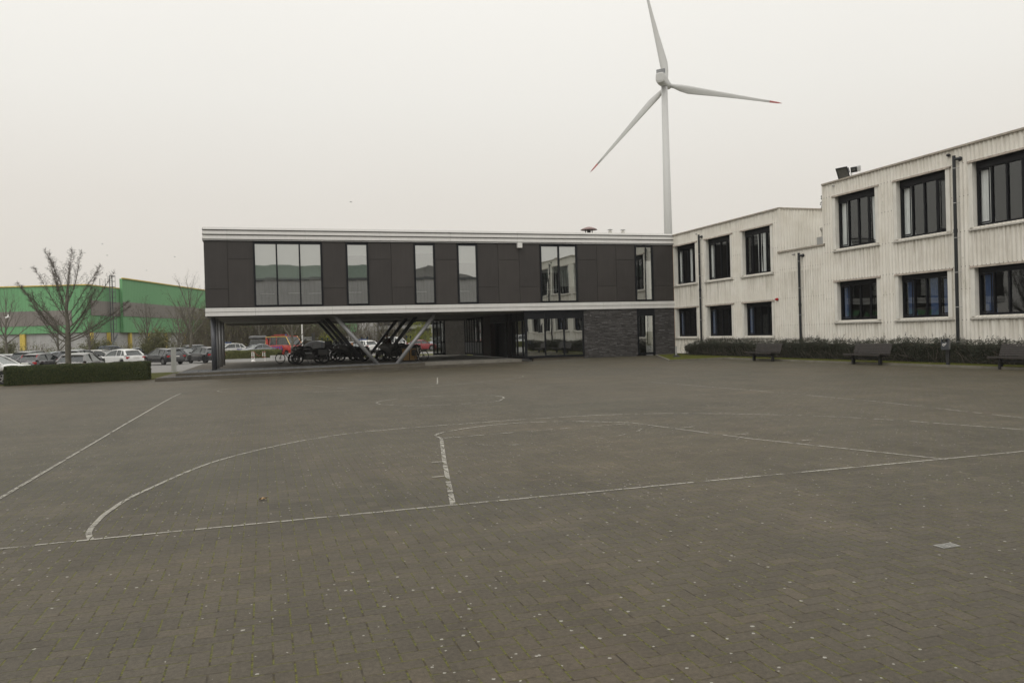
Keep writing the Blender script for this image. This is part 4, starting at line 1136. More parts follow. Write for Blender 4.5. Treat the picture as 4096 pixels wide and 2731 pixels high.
# ================================================================== WIND TURBINE
def turbine():
    T = thing('wind_turbine', 'tall grey-white wind turbine with red-tipped blades, seen from behind', 'wind turbine', (90.5, 440, 0), 0)
    mb = MB(); mb.tube([(0, 0, -.5), (0, 0, 60), (0, 0, 139.5)], [2.75, 2.30, 1.72], 40); obj('tower', mb, M['turb'], T, smooth=True)
    ax = R(29)   # rotor axis: away from the viewer and to the right
    A = Matrix.Rotation(-ax, 4, 'Z')
    Mh = Matrix.Translation((0, 0, 142.2)) @ A
    n = MB()
    sec = [(-8.4, 1.9, -1.2, 2.6), (-8.1, 2.35, -2.3, 3.2), (-4, 2.45, -2.8, 3.2), (-1, 2.3, -2.6, 2.6), (2.2, 2.2, -2.5, 2.1), (4.4, 1.9, -2.1, 1.9)]
    rings = []
    for y, w, z0, z1 in sec:
        ring = []
        for k in range(20):
            t = 2 * PI * k / 20; cx_, cz_ = math.cos(t), math.sin(t)
            px = math.copysign(abs(cx_) ** .45, cx_) * w; pz = (z0 + z1) / 2 + math.copysign(abs(cz_) ** .55, cz_) * (z1 - z0) / 2
            ring.append((px, y, pz))
        rings.append(ring)
    for r in rings: n.v += r
    for i in range(len(rings) - 1):
        for k in range(20): n.f.append((i * 20 + k, i * 20 + (k + 1) % 20, (i + 1) * 20 + (k + 1) % 20, (i + 1) * 20 + k))
    n.f.append(tuple(range(20))); n.f.append(tuple((len(rings) - 1) * 20 + k for k in range(20)))
    n.xf(Mh); obj('nacelle', n, M['turb'], T, smooth=False)
    c = MB(); c.box(-2.5, 2.5, -6.4, -5.6, 2.9, 5.7); c.xf(Mh); co = obj('cooler', c, M['coold'], T, bevel=.3)
    c = MB()
    for k in range(10): x = -2.0 + k * .44; c.box(x - .06, x + .06, -6.55, -6.4, 3.1, 5.5)
    c.box(-2.35, 2.35, -6.6, -6.4, 2.85, 3.15); c.tube([(-.6, -5, 5.1), (-.6, -5, 6.3)], .05, 5); c.tube([(.5, -5, 5.1), (.5, -5, 6.1)], .05, 5)
    c.xf(Mh); obj('cooler_fin', c, M['turb'], co)
    h = MB(); h.lathe([(1.5, 4.5), (2.1, 5.0), (2.2, 6.6), (1.9, 8.0), (1.1, 9.0), (.2, 9.4)], 24, (0, 0, -.2), 'Y'); h.xf(Mh); obj('hub', h, M['turb'], T, smooth=True)
    Mr = Mh @ Matrix.Translation((0, 6.0, -.2))
    st = [(1.6, 1.15, 1.15, 0), (4, 1.2, 1.1, 0), (8, 1.9, .95, .18), (13, 2.25, .62, .30), (20, 1.95, .42, .30), (30, 1.5, .30, .26), (42, 1.05, .2, .2), (54, .72, .13, .14), (59.3, .58, .1, .1), (63.5, .42, .07, .06), (66, .06, .02, .02)]
    def blade(ang):
        rr = Mr @ Matrix.Rotation(ang, 4, 'Y')
        def build(stations):
            m = MB(); N = 14
            for r_, ch, th, off in stations:
                for k in range(N):
                    t = 2 * PI * k / N
                    x = math.cos(t) * ch + off * ch; y = math.sin(t) * th * (1 if r_ < 6 else (.5 + .5 * (1 - math.cos(t)) * .8))
                    tw = R(16) * max(0, 1 - r_ / 40)
                    m.v.append((x * math.cos(tw) - y * math.sin(tw), x * math.sin(tw) + y * math.cos(tw), r_))
            for i in range(len(stations) - 1):
                for k in range(N): m.f.append((i * N + k, i * N + (k + 1) % N, (i + 1) * N + (k + 1) % N, (i + 1) * N + k))
            m.f.append(tuple(range(N))); m.f.append(tuple((len(stations) - 1) * N + k for k in range(N)))
            m.xf(rr); return m
        b = obj('blade', build(st[:9]), M['turb'], T, smooth=True); obj('blade_tip', build(st[8:]), M['tred'], b, smooth=True)
    # image angles of the three blades, measured from straight up, clockwise as seen from the camera
    for a in (-11.5, 108.5, 228.5): blade(R(a))
M['coold'] = pm('dark_cooler_mesh', (.07, .08, .10), .6)
turbine()

# ================================================================== TREES AND SHRUBS
def tubes_np(segs, n=4):
    """segs: list of (p0,p1,r0,r1) -> arrays of quads (open prisms)"""
    P0 = np.array([s[0] for s in segs], float); P1 = np.array([s[1] for s in segs], float)
    r0 = np.array([s[2] for s in segs])[:, None]; r1 = np.array([s[3] for s in segs])[:, None]
    d = P1 - P0; d /= (np.linalg.norm(d, axis=1, keepdims=True) + 1e-9)
    ref = np.where(np.abs(d[:, 2:3]) > .9, np.array([[1., 0, 0]]), np.array([[0, 0, 1.]]))
    a = np.cross(d, ref); a /= (np.linalg.norm(a, axis=1, keepdims=True) + 1e-9); c = np.cross(d, a)
    V = np.zeros((len(segs), 2 * n, 3))
    for k in range(n):
        t = 2 * PI * k / n; u = a * math.cos(t) + c * math.sin(t)
        V[:, k] = P0 + u * r0; V[:, n + k] = P1 + u * r1
    F0 = np.array([[k, (k + 1) % n, n + (k + 1) % n, n + k] for k in range(n)])
    F = (np.arange(len(segs))[:, None, None] * (2 * n) + F0[None]).reshape(-1, 4)
    return V.reshape(-1, 3), F

def limb(rng, p, d, L, r, depth, segs, tips, up=0.10, wob=0.10, steps=8, spread=(.45, .8), nb=(5, 8), ratio=.45, spur=0, mind=.25):
    """grow one limb; children come off along its length"""
    pts = [np.array(p, float)]; dd = np.array(d, float); dd /= np.linalg.norm(dd)
    for i in range(steps):
        dd = dd + np.array([rng.normal(0, wob), rng.normal(0, wob), up + rng.normal(0, wob * .5)]); dd /= np.linalg.norm(dd)
        pts.append(pts[-1] + dd * L / steps)
    rs = [r * (1 - .82 * i / steps) for i in range(steps + 1)]
    for i in range(steps): segs.append((pts[i], pts[i + 1], rs[i], rs[i + 1]))
    tips.append(pts[-1])
    if depth <= 0: return
    k = rng.integers(nb[0], nb[1] + 1)
    for q in range(k):
        f = mind + (1 - mind) * (q + rng.random()) / k
        i = min(int(f * steps), steps - 1); base = pts[i] + (pts[i + 1] - pts[i]) * (f * steps - i)
        ax = pts[min(i + 1, steps)] - pts[i]; ax /= np.linalg.norm(ax)
        v = rng.normal(0, 1, 3); v -= ax * (v @ ax); v /= np.linalg.norm(v) + 1e-9
        s = rng.uniform(*spread); cd = ax * math.cos(s) + v * math.sin(s); cd[2] = cd[2] * .8 + .15
        limb(rng, base, cd, L * ratio * rng.uniform(.6, 1.15) * (1.15 - f * .6), max(rs[i] * .5, .004), depth - 1, segs, tips, up, wob * 1.2, max(3, steps - 3), spread, (max(2, nb[0] - 1), max(3, nb[1] - 2)), ratio, spur, .2)

def buds(rng, tips, n, size, spread=.05):
    """small leaf / bud cards around the given points"""
    T = np.array(tips); idx = rng.integers(0, len(T), n); P = T[idx] + rng.normal(0, spread, (n, 3))
    a = rng.normal(0, 1, (n, 3)); a /= np.linalg.norm(a, axis=1, keepdims=True); b = np.cross(a, rng.normal(0, 1, (n, 3))); b /= np.linalg.norm(b, axis=1, keepdims=True) + 1e-9
    s = (size * rng.uniform(.5, 1.3, n))[:, None]
    V = np.stack([P - a * s, P - b * s * .55, P + a * s, P + b * s * .55], 1).reshape(-1, 3)
    F = np.arange(n * 4).reshape(-1, 4); return V, F

def bare_tree(name, label, loc, H, seed, trunk_h, r, n_limb, el=(40, 72), n=5, twig=True, nbud=0, budm=None, spreadL=.55, cat='tree', group=None, wob=.06, depth=2, bsz=.03):
    rng = np.random.default_rng(seed); t = thing(name, label, cat, loc, 0, group)
    segs = []; tips = []
    tr = [np.array([0, 0, -.3])]; steps = 6; top = H * .62
    for i in range(steps): tr.append(np.array([rng.normal(0, .02 * H * .3), rng.normal(0, .02 * H * .3), top * (i + 1) / steps]))
    trs = MB(); rr = [r * 1.25] + [r * (1 - .65 * (i + 1) / steps) for i in range(steps)]
    trs.tube([tuple(p) for p in tr], rr, 10); obj('trunk', trs, M['bark'], t, smooth=True)
    for q in range(n_limb):
        f = q / max(1, n_limb - 1); z = trunk_h + (top - trunk_h) * f ** 1.25
        i = min(int(z / top * steps), steps - 1); x = tr[i][0] + (tr[i + 1][0] - tr[i][0]) * (z / top * steps - i)
        az = q * 2.4 + rng.uniform(-.4, .4); e = R(el[0] + (el[1] - el[0]) * f + rng.uniform(-5, 5))
        L = H * spreadL * (1.0 - .18 * f)
        limb(rng, (x, tr[i][1], z), (math.cos(az) * math.cos(e), math.sin(az) * math.cos(e), math.sin(e)), L, r * (.42 - .2 * f), depth, segs, tips, up=.05, wob=wob, steps=8)
    limb(rng, tr[-1], (0, 0, 1), H - top, r * .32, depth, segs, tips, up=.05, wob=wob, steps=7)
    big = [s for s in segs if s[2] > .012]; small = [s for s in segs if s[2] <= .012]
    if big: npobj('limbs', *tubes_np(big, 6), M['bark'], t, smooth=True)
    if small: npobj('crown', *tubes_np(small, 3), M['barkd'], t)
    if nbud: npobj('leaves' if budm is not M['barkd'] else 'seed_clusters', *buds(rng, tips, nbud, bsz), budm, t)
    return t
M['seed'] = leaf_mat('brown_seed_cluster', [(0, (.035, .026, .02)), (1, (.075, .055, .04))])

# the yard tree behind the clipped hedge: long upswept limbs with short spurs and seed clusters
def yard_tree():
    rng = np.random.default_rng(11)
    t = thing('bare_tree', 'large bare spreading tree rising behind the clipped hedge', 'tree', (-24.35, 42.4, -.22))
    trs = MB(); trs.tube([(0, 0, -.1), (0, 0, .15), (-.01, 0, 1.2), (.0, 0, 2.05), (.01, .03, 3.0), (-.03, 0, 3.9), (.02, .05, 5.0)], [.20, .160, .145, .15, .11, .075, .045], 12); obj('trunk', trs, M['bark'], t, smooth=True)
    segs = []; tips = []; spurs = []
    # (start height, azimuth deg, start elevation, length, curve up)
    L_ = [(2.05, 178, 12, 3.6, .13), (2.1, 2, 14, 3.9, .05), (2.15, 150, 28, 4.0, .05), (2.2, 20, 22, 3.8, .05), (2.25, 250, 25, 3.2, .09), (2.3, 80, 24, 3.2, .09), (2.4, 200, 32, 3.7, .06), (2.55, 335, 30, 3.6, .05), (2.7, 165, 40, 3.9, .04), (2.8, 10, 38, 4.0, .04),
          (3.0, 140, 48, 3.4, .05), (3.15, 40, 46, 3.4, .05), (3.3, 190, 55, 3.5, .05), (3.45, 350, 50, 3.4, .04), (3.6, 270, 58, 3.0, .05), (3.7, 100, 60, 3.0, .05), (3.9, 175, 66, 3.4, .04), (4.1, 20, 66, 3.0, .04), (4.4, 215, 74, 2.8, .03), (4.6, 340, 72, 2.6, .03)]
    for z, az, el, L, up in L_:
        az = R(az + rng.uniform(-6, 6)); el = R(el); p = np.array([0, 0, z]); dd = np.array([math.cos(az) * math.cos(el), math.sin(az) * math.cos(el), math.sin(el)])
        pts = [p]; steps = 14
        for i in range(steps):
            dd = dd + np.array([rng.normal(0, .035), rng.normal(0, .035), up * (1 if i < 9 else .4) + rng.normal(0, .02)]); dd /= np.linalg.norm(dd); pts.append(pts[-1] + dd * L / steps)
        r0 = .036 if z < 3 else .024; rs = [r0 * (1 - .85 * i / steps) + .003 for i in range(steps + 1)]
        for i in range(steps): segs.append((pts[i], pts[i + 1], rs[i], rs[i + 1]))
        # secondary shoots
        for q in range(17):
            f = .18 + .80 * (q + rng.random()) / 17; i = min(int(f * steps), steps - 1); b = pts[i] + (pts[i + 1] - pts[i]) * (f * steps - i)
            ax = pts[i + 1] - pts[i]; ax /= np.linalg.norm(ax); v = rng.normal(0, 1, 3); v -= ax * (v @ ax); v /= np.linalg.norm(v)
            s = rng.uniform(.35, .7); cd = ax * math.cos(s) + v * math.sin(s); l2 = rng.uniform(.5, 1.25) * (1.2 - f)
            st = 6; pp = [b]; c = cd
            for _ in range(st): c = c + np.array([rng.normal(0, .05), rng.normal(0, .05), .06]); c /= np.linalg.norm(c); pp.append(pp[-1] + c * l2 / st)
            r2 = max(rs[i] * .40, .0055)
            for k in range(st): segs.append((pp[k], pp[k + 1], r2 * (1 - .12 * k), r2 * (1 - .12 * (k + 1))))
            for k in range(1, st + 1): spurs.append((pp[k], c, 0.8))
        for i in range(3, steps + 1):
            for _ in range(4): spurs.append((pts[i] + (pts[i - 1] - pts[i]) * rng.random(), dd, 1.0))
    for b, ax, sc in spurs:
        for _ in range(2):
            v = rng.normal(0, 1, 3); v -= ax * (v @ ax); v /= np.linalg.norm(v) + 1e-9; d = v * .8 + ax * .55 + np.array([0, 0, .1]); d /= np.linalg.norm(d)
            l = rng.uniform(.05, .17) * sc; m = b + d * l * .6; e = m + (d + rng.normal(0, .5, 3)) * l * .45
            segs.append((b, m, .006, .005)); segs.append((m, e, .005, .0035)); tips.append(e)
            e2 = m + (d + rng.normal(0, .7, 3)) * l * .4; segs.append((m, e2, .004, .003))
    big = [s for s in segs if s[2] > .014]; small = [s for s in segs if s[2] <= .014]
    npobj('limbs', *tubes_np(big, 7), M['bark'], t, smooth=True); npobj('crown', *tubes_np(small, 3), M['barkd'], t)
    T = [tips[i] for i in rng.integers(0, len(tips), 260)]
    npobj('seed_clusters', *buds(rng, T, 1500, .022, .04), M['seed'], t)
yard_tree()

bgl = [  # (pixel-derived x, y, height, label, seed, kind)
 (-59.5, 91, 8.8, 'bare tree at the far left edge of the car park', 21, 0),
 (-50.5, 86, 5.2, 'small bare tree against the concrete warehouse wall left of the yard tree', 22, 1),
 (-47.0, 86, 5.6, 'bare tree against the yellow post just right of the yard tree trunk', 23, 1),
 (-41.5, 88, 7.0, 'bare round-crowned tree behind the black estate car', 24, 0),
 (-38.8, 90, 6.6, 'thin bare tree between the two trees left of the overhang', 25, 1),
 (-36.6, 88, 9.6, 'tall bare tree rising beside the left end of the overhang', 26, 0),
 (-34.3, 105, 8.3, 'bare tree seen under the overhang left of the red vans', 27, 0),
 (-24.0, 84.5, 6.3, 'bare tree with a forked trunk in front of the red vans', 28, 1),
 (-21.5, 108, 7.6, 'reddish bare tree right of the lamp post under the overhang', 29, 0),
 (-18.6, 112, 7.2, 'dense bare tree in front of the small pale building', 30, 0),
 (-15.4, 104, 7.3, 'bare tree between the right-hand slanting columns', 31, 1)]
for x, y, H, lb, sd, kd in bgl:
    bare_tree('bare_tree', lb, (x, y, -.3), H, sd, H * .28, .13 + .006 * H, 11 if kd == 0 else 9, depth=2, nbud=500, budm=M['bud'] if sd % 2 else M['seed'], group='bare trees round the car park', spreadL=.50, bsz=.045)

def thicket(name, label, x0, x1, y0, y1, hts, N, seed, mat, nleaf, lm, lsz=.09):
    """upright twiggy growth nobody could count"""
    rng = np.random.default_rng(seed); segs = []; tips = []
    for _ in range(N):
        x = rng.uniform(x0, x1); y = rng.uniform(y0, y1); h = np.interp(x, hts[0], hts[1]) * rng.uniform(.55, 1.12)
        p = np.array([x, y, -.3]); d = np.array([rng.normal(0, .28), rng.normal(0, .28), 1.0]); k = 5
        for i in range(k):
            d = d + np.array([rng.normal(0, .16), rng.normal(0, .16), .12]); d /= np.linalg.norm(d); q = p + d * h / k; r = .03 * (1 - i / (k + .6)) * (h / 4) + .006
            segs.append((p, q, r, r * .8))
            for _ in range(2):
                v = d + rng.normal(0, .5, 3); v /= np.linalg.norm(v); e = q + v * h * .16; segs.append((q, e, .010, .006)); tips.append(e)
            p = q
        tips.append(p)
    V, F = tubes_np(segs, 3); o = npobj(name, V, F, mat, label=label, kind='stuff')
    if nleaf:
        o2 = npobj('young_leaves', *buds(rng, tips, nleaf, lsz, .18), lm, o)
    return o
thicket('thicket', 'brown twiggy thicket with first green leaves behind the car park', -66, -37, 97, 106, ([-66, -56, -50, -37], [2.4, 1.8, 2.2, 4.0]), 420, 5, M['barkb'], 3600, M['bud'])
thicket('thicket', 'dense olive-brown thicket seen under the overhang', -46, -23.5, 106, 116, ([-46, -38, -24], [6.6, 7.2, 5.6]), 1500, 6, M['barkb'], 26000, M['bud'], .10)
thicket('thicket', 'reddish brown thicket behind the right-hand slanting columns', -23.5, -2, 114, 119, ([-23.5, -11, -2], [4.6, 2.6, 2.2]), 600, 7, M['barkb'], 5000, M['bud'])

def bush(name, label, loc, rx, rz, n, seed, lm, lsz=.07):
    rng = np.random.default_rng(seed); t = thing(name, label, 'bush', loc)
    segs = []; tips = []
    for q in range(26):
        az = rng.uniform(0, 6.28); el = rng.uniform(.5, 1.45)
        limb(rng, (0, 0, 0), (math.cos(az) * math.cos(el), math.sin(az) * math.cos(el), math.sin(el)), rz * rng.uniform(.7, 1.0) if el > 1 else rx * 1.2, .02, 1, segs, tips, up=.04, wob=.08, steps=6, nb=(4, 6))
    npobj('stems', *tubes_np(segs, 3), M['barkb'], t)
    P = [s[1] for s in segs if s[1][2] > rz * .2]
    npobj('leaves', *buds(rng, P, n, lsz, .13), lm, t)
bush('green_bush', 'olive green rounded bush left of the overhang behind the black cars', (-39.6, 86.5, -.3), 1.9, 3.6, 9000, 41, M['bud'])
bush('green_bush', 'fresh green bush beside the concrete wall right of the yard tree trunk', (-49.5, 92, -.3), 2.2, 3.2, 6000, 42, M['bud'])
bush('green_bush', 'green bush at the far left edge behind the parked cars', (-63.0, 96, -.3), 1.6, 2.8, 5000, 45, M['bud'])
bush('lime_bush', 'bright yellow-green bush behind the red car', (-12.5, 106, -.3), 2.0, 4.0, 9000, 43, M['lime'])
bush('lime_bush', 'small yellow-green bush between the left slanting columns', (-24.2, 104, -.3), 1.3, 3.0, 4500, 44, M['lime'])
# conifer behind the tall block
def conifer():
    t = thing('conifer', 'dark conifer tip just showing behind the tall white block', 'tree', (37.3, 90, 0))
    mb = MB(); mb.tube([(0, 0, -.3), (0, 0, 16.8)], [.3, .05], 8); obj('trunk', mb, M['bark'], t)
    rng = np.random.default_rng(3); segs = []; tips = []
    for q in range(240):
        z = rng.uniform(3, 16.6); L = 2.2 * (17.6 - z) / 14 + .5; az = rng.uniform(0, 6.28)
        a = np.array([0, 0, z]); b = a + np.array([math.cos(az) * L, math.sin(az) * L, rng.uniform(-.1, .4)]); segs.append((a, b, .03, .01))
        for k in range(8): tips.append(a + (b - a) * (.3 + .7 * k / 7))
    npobj('crown', *tubes_np(segs, 3), M['barkd'], t); npobj('needles', *buds(rng, tips, 14000, .13, .12), M['hedge'], t)
conifer()

M['hedge2'] = leaf_mat('olive_hedge_leaf', [(0, (.05, .06, .015)), (.5, (.09, .10, .026)), (1, (.15, .145, .05))])
# ------------------------------------------------------------------ clipped hedge (left)
def leaf_cards(rng, P, Nn, size, jitter=.5, asp=.55):
    n = len(P); a = rng.normal(0, 1, (n, 3)); a /= np.linalg.norm(a, axis=1, keepdims=True)
    nn = Nn + rng.normal(0, jitter, (n, 3)); nn /= np.linalg.norm(nn, axis=1, keepdims=True)
    a -= nn * np.sum(a * nn, 1, keepdims=True); a /= np.linalg.norm(a, axis=1, keepdims=True) + 1e-9; b = np.cross(nn, a)
    s = (size * rng.uniform(.6, 1.35, n))[:, None]
    V = np.stack([P - a * s, P - b * s * asp + nn * s * .12, P + a * s, P + b * s * asp + nn * s * .12], 1).reshape(-1, 3)
    return V, np.arange(n * 4).reshape(-1, 4)

def box_hedge(name, label, L, D, H, loc, rz, n, seed, lsz, lm, rough=.05, rnd=.16):
    rng = np.random.default_rng(seed); t = thing(name, label, 'hedge', loc, rz)
    # rounded superellipse section swept along x, sampled for points
    def surf(u, v):          # u along 0..1, v round the section 0..1 (front-bottom over top to back-bottom)
        ang = PI * v; cx_, sz_ = -np.cos(ang), np.sin(ang)
        endf = np.minimum(1, np.minimum(u, 1 - u) * L / .35); endf = np.sqrt(np.maximum(0, 1 - (1 - endf) ** 2)) * .35 + .65
        y = np.sign(cx_) * np.abs(cx_) ** .28 * D / 2 * endf; z = np.abs(sz_) ** .30 * H * (.93 + .07 * endf)
        bump_ = rough * (np.sin(u * L * 2.1 + v * 5) * .5 + np.sin(u * L * 5.3 + 2 + v * 9) * .35 + np.sin(u * L * 11 + v * 21) * .25)
        ny, nz = cx_, sz_
        return u * L - L / 2, y + ny * bump_, z + nz * bump_ * .8, ny, nz
    # inner body
    U = np.linspace(.004, .996, int(L * 6)); Vv = np.linspace(0, 1, 22)
    uu, vv = np.meshgrid(U, Vv, indexing='ij'); x, y, z, ny, nz_ = surf(uu, vv)
    y = y * .90; z = z * .955
    P = np.stack([x, y, z], -1).reshape(-1, 3); nu, nv = uu.shape
    F = [(i * nv + j, i * nv + j + 1, (i + 1) * nv + j + 1, (i + 1) * nv + j) for i in range(nu - 1) for j in range(nv - 1)]
    # end caps as fans
    V = P.tolist(); c0 = len(V); V.append([-L / 2 + .03, 0, H * .4]); V.append([L / 2 - .03, 0, H * .4])
    F += [(c0, j, j + 1, c0) for j in range(0)]
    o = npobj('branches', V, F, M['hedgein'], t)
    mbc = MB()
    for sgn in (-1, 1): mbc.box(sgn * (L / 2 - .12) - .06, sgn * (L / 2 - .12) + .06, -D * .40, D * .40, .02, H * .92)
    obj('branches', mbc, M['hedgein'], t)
    u = rng.random(n); q = rng.random(n); zz = rng.random(n)
    vs = np.arcsin(np.clip(zz, .0001, 1) ** (1 / .30)) / PI; v = np.where(q < .50, vs, np.where(q < .86, rng.uniform(.12, .88, n), 1 - vs))
    x, y, z, ny, nz_ = surf(u, v); dep = rng.random(n) ** 2 * .09
    P = np.stack([x, y - ny * dep, z - nz_ * dep], -1); Nn = np.stack([np.zeros(n), ny, nz_], -1)
    # ends
    ne = int(n * D / L * .9); ye = rng.uniform(-D / 2 * .92, D / 2 * .92, ne); ze = rng.uniform(.03, H * .97, ne); sg = np.where(rng.random(ne) < .5, -1, 1)
    Pe = np.stack([sg * (L / 2 - .02 - rng.random(ne) * .08 - .10 * (np.abs(ye) / (D / 2)) ** 4), ye, ze], -1); Ne = np.stack([sg, np.zeros(ne), np.zeros(ne)], -1)
    npobj('leaves', *leaf_cards(rng, np.vstack([P, Pe]), np.vstack([Nn, Ne]), lsz), lm, t)
    return t
mx_, my_ = (-24.70 - 18.75) / 2, (37.45 + 39.95) / 2
ang = math.atan2(39.95 - 37.45, 24.70 - 18.75); off = .66
box_hedge('clipped_hedge', 'clipped dark green hedge at the left edge of the yard', 6.5, 1.3, .95, (mx_ - math.sin(ang) * off, my_ + math.cos(ang) * off, -.20), ang, 60000, 8, .026, M['hedge'], .035)
box_hedge('clipped_hedge', 'low rounded olive hedge in the car park behind the overhang columns', 14.0, 1.8, .95, (-33.4, 88.0, -.3), R(33), 26000, 9, .055, M['hedge2'], .06)
# fallen litter at the foot of the clipped hedge
rng = np.random.default_rng(77)
u = rng.random(900); P = np.stack([-24.3 + 5.6 * u, 37.50 + 2.4 * u + rng.normal(0, .10, 900) + .02, np.full(900, -.205)], -1)
npobj('leaf_litter', *leaf_cards(rng, P, np.tile([0, 0, 1.], (900, 1)), .022, .3), leaf_mat('dry_leaf', [(0, (.10, .07, .04)), (1, (.22, .16, .09))]), kind='stuff')

# ------------------------------------------------------------------ loose cotoneaster hedge along the wing
def wing_hedge():
    rng = np.random.default_rng(12); t = thing('shrub_hedge', 'long loose dark hedge with arching shoots along the foot of the white wing', 'hedge', (CX, CY, 0), TH - PI / 2)
    T0, T1 = 2.3, 37.0; L = T1 - T0
    def prof(tt, v):
        ang = PI * v; c_, s_ = -np.cos(ang), np.sin(ang)
        tap = np.clip((tt - T0) / 1.6, 0, 1) ** .6
        bulge = .10 * np.sin(tt * 1.9 + 1) + .07 * np.sin(tt * 4.7) + .05 * np.sin(tt * 9.1 + v * 7)
        hgt = (.90 + .05 * np.sin(tt * .9 + 2) + .04 * np.sin(tt * 3.3)) * (.45 + .55 * tap)
        y = -.60 + np.sign(c_) * np.abs(c_) ** .5 * (.50 + bulge) * (.5 + .5 * tap) * (.70 + .30 * np.abs(s_) ** .6); z = .07 + np.abs(s_) ** .45 * hgt
        return y, z, c_, s_
    n = 72000; tt = T0 + L * rng.random(n) ** 1.12; q = rng.random(n); vs = np.arcsin(rng.random(n) ** (1 / .45)) / PI; v = np.where(q < .6, vs, rng.uniform(.1, .8, n))
    y, z, c_, s_ = prof(tt, v); dep = rng.random(n) ** 1.3 * .26
    P = np.stack([tt, y - c_ * dep, z - s_ * dep], -1); keep = (rng.random(n) < np.clip(.22 + z * 1.1, 0, 1)); P = P[keep]; N_ = np.stack([np.zeros(n), c_, s_], -1)[keep]
    V1, F1 = leaf_cards(rng, P, N_, .021, .9, .6)
    # arching shoots with leaves
    segs = []; tips = []
    for _ in range(2000):
        a = T0 + .1 + (L - .2) * rng.random() ** 1.1; q = rng.random() * .75 + .08; yy, zz, cc, ss = prof(np.array([a]), np.array([q]))
        p = np.array([a, yy[0] - cc[0] * .12, zz[0] - ss[0] * .10]); d = np.array([rng.normal(0, .9), cc[0] * .9, ss[0] * .9 + .25]); l = rng.uniform(.10, .28) if rng.random() < .965 else rng.uniform(.3, .5)
        d /= np.linalg.norm(d)
        for i in range(4):
            d = d + np.array([rng.normal(0, .12), rng.normal(0, .12), -.10 if l < .3 else .02]); d /= np.linalg.norm(d); e = p + d * l / 4; segs.append((p, e, .0045, .0035)); tips += [e, (p + e) / 2]; p = e
    # woody tangle low down
    for _ in range(800):
        a = T0 + .2 + (L - .3) * rng.random(); p = np.array([a, -.62 + rng.normal(0, .20), .06]); d = np.array([rng.normal(0, .8), -abs(rng.normal(0, .7)), 1.0]); d /= np.linalg.norm(d); l = rng.uniform(.4, .9)
        for i in range(4): d = d + rng.normal(0, .25, 3); d /= np.linalg.norm(d); e = p + d * l / 4; segs.append((p, e, .008, .006)); p = e
    V2, F2 = buds(rng, tips, 22000, .018, .012)
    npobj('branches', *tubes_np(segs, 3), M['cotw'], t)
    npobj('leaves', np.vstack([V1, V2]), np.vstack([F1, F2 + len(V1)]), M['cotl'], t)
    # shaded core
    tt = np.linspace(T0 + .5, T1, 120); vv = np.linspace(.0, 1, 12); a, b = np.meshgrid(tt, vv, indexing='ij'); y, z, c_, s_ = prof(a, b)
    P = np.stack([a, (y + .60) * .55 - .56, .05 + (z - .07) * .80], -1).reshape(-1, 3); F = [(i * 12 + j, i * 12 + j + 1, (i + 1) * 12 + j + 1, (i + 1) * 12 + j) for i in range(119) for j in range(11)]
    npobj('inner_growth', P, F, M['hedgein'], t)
M['cotw'] = pm('grey_brown_stem', (.085, .070, .058), .9, .2)
wing_hedge()
rng = np.random.default_rng(78); P = np.stack([rng.uniform(6, 30, 260), rng.uniform(-2.15, -1.2, 260), np.full(260, .078)], -1)
o = npobj('leaf_litter', *leaf_cards(rng, P, np.tile([0, 0, 1.], (260, 1)), .03, .3), leaf_mat('dry_leaf_b', [(0, (.10, .07, .04)), (1, (.20, .15, .09))]), kind='stuff'); o.location = (CX, CY, 0); o.rotation_euler = (0, 0, TH - PI / 2)

# dry leaves and crumbs swept against the kerb on the yard side
rng = np.random.default_rng(79); n_ = 420; tt = rng.uniform(9.6, 38, n_); P = np.stack([tt, -2.42 - np.abs(rng.normal(0, .16, n_)), np.full(n_, .007)], -1)
o = npobj('leaf_litter', *leaf_cards(rng, P, np.tile([0, 0, 1.], (n_, 1)), .016, .25), leaf_mat('dry_leaf_c', [(0, (.07, .05, .03)), (1, (.20, .15, .09))]), kind='stuff'); o.location = (CX, CY, 0); o.rotation_euler = (0, 0, TH - PI / 2)

# damp hazy air: one closed even volume round the yard and everything in it
mb = MB(); mb.box(-175, 215, -105, 470, -1.5, 225)
k = NT('haze_air'); k.n.remove(k.b)
pv = k.new('ShaderNodeVolumePrincipled'); pv.inputs['Color'].default_value = (0.93, 0.925, 0.91, 1); pv.inputs['Density'].default_value = 0.0003; pv.inputs['Anisotropy'].default_value = 0.0
k.link(pv.outputs[0], k.n['Material Output'].inputs['Volume'])
obj('haze', mb, k.m, kind='stuff')

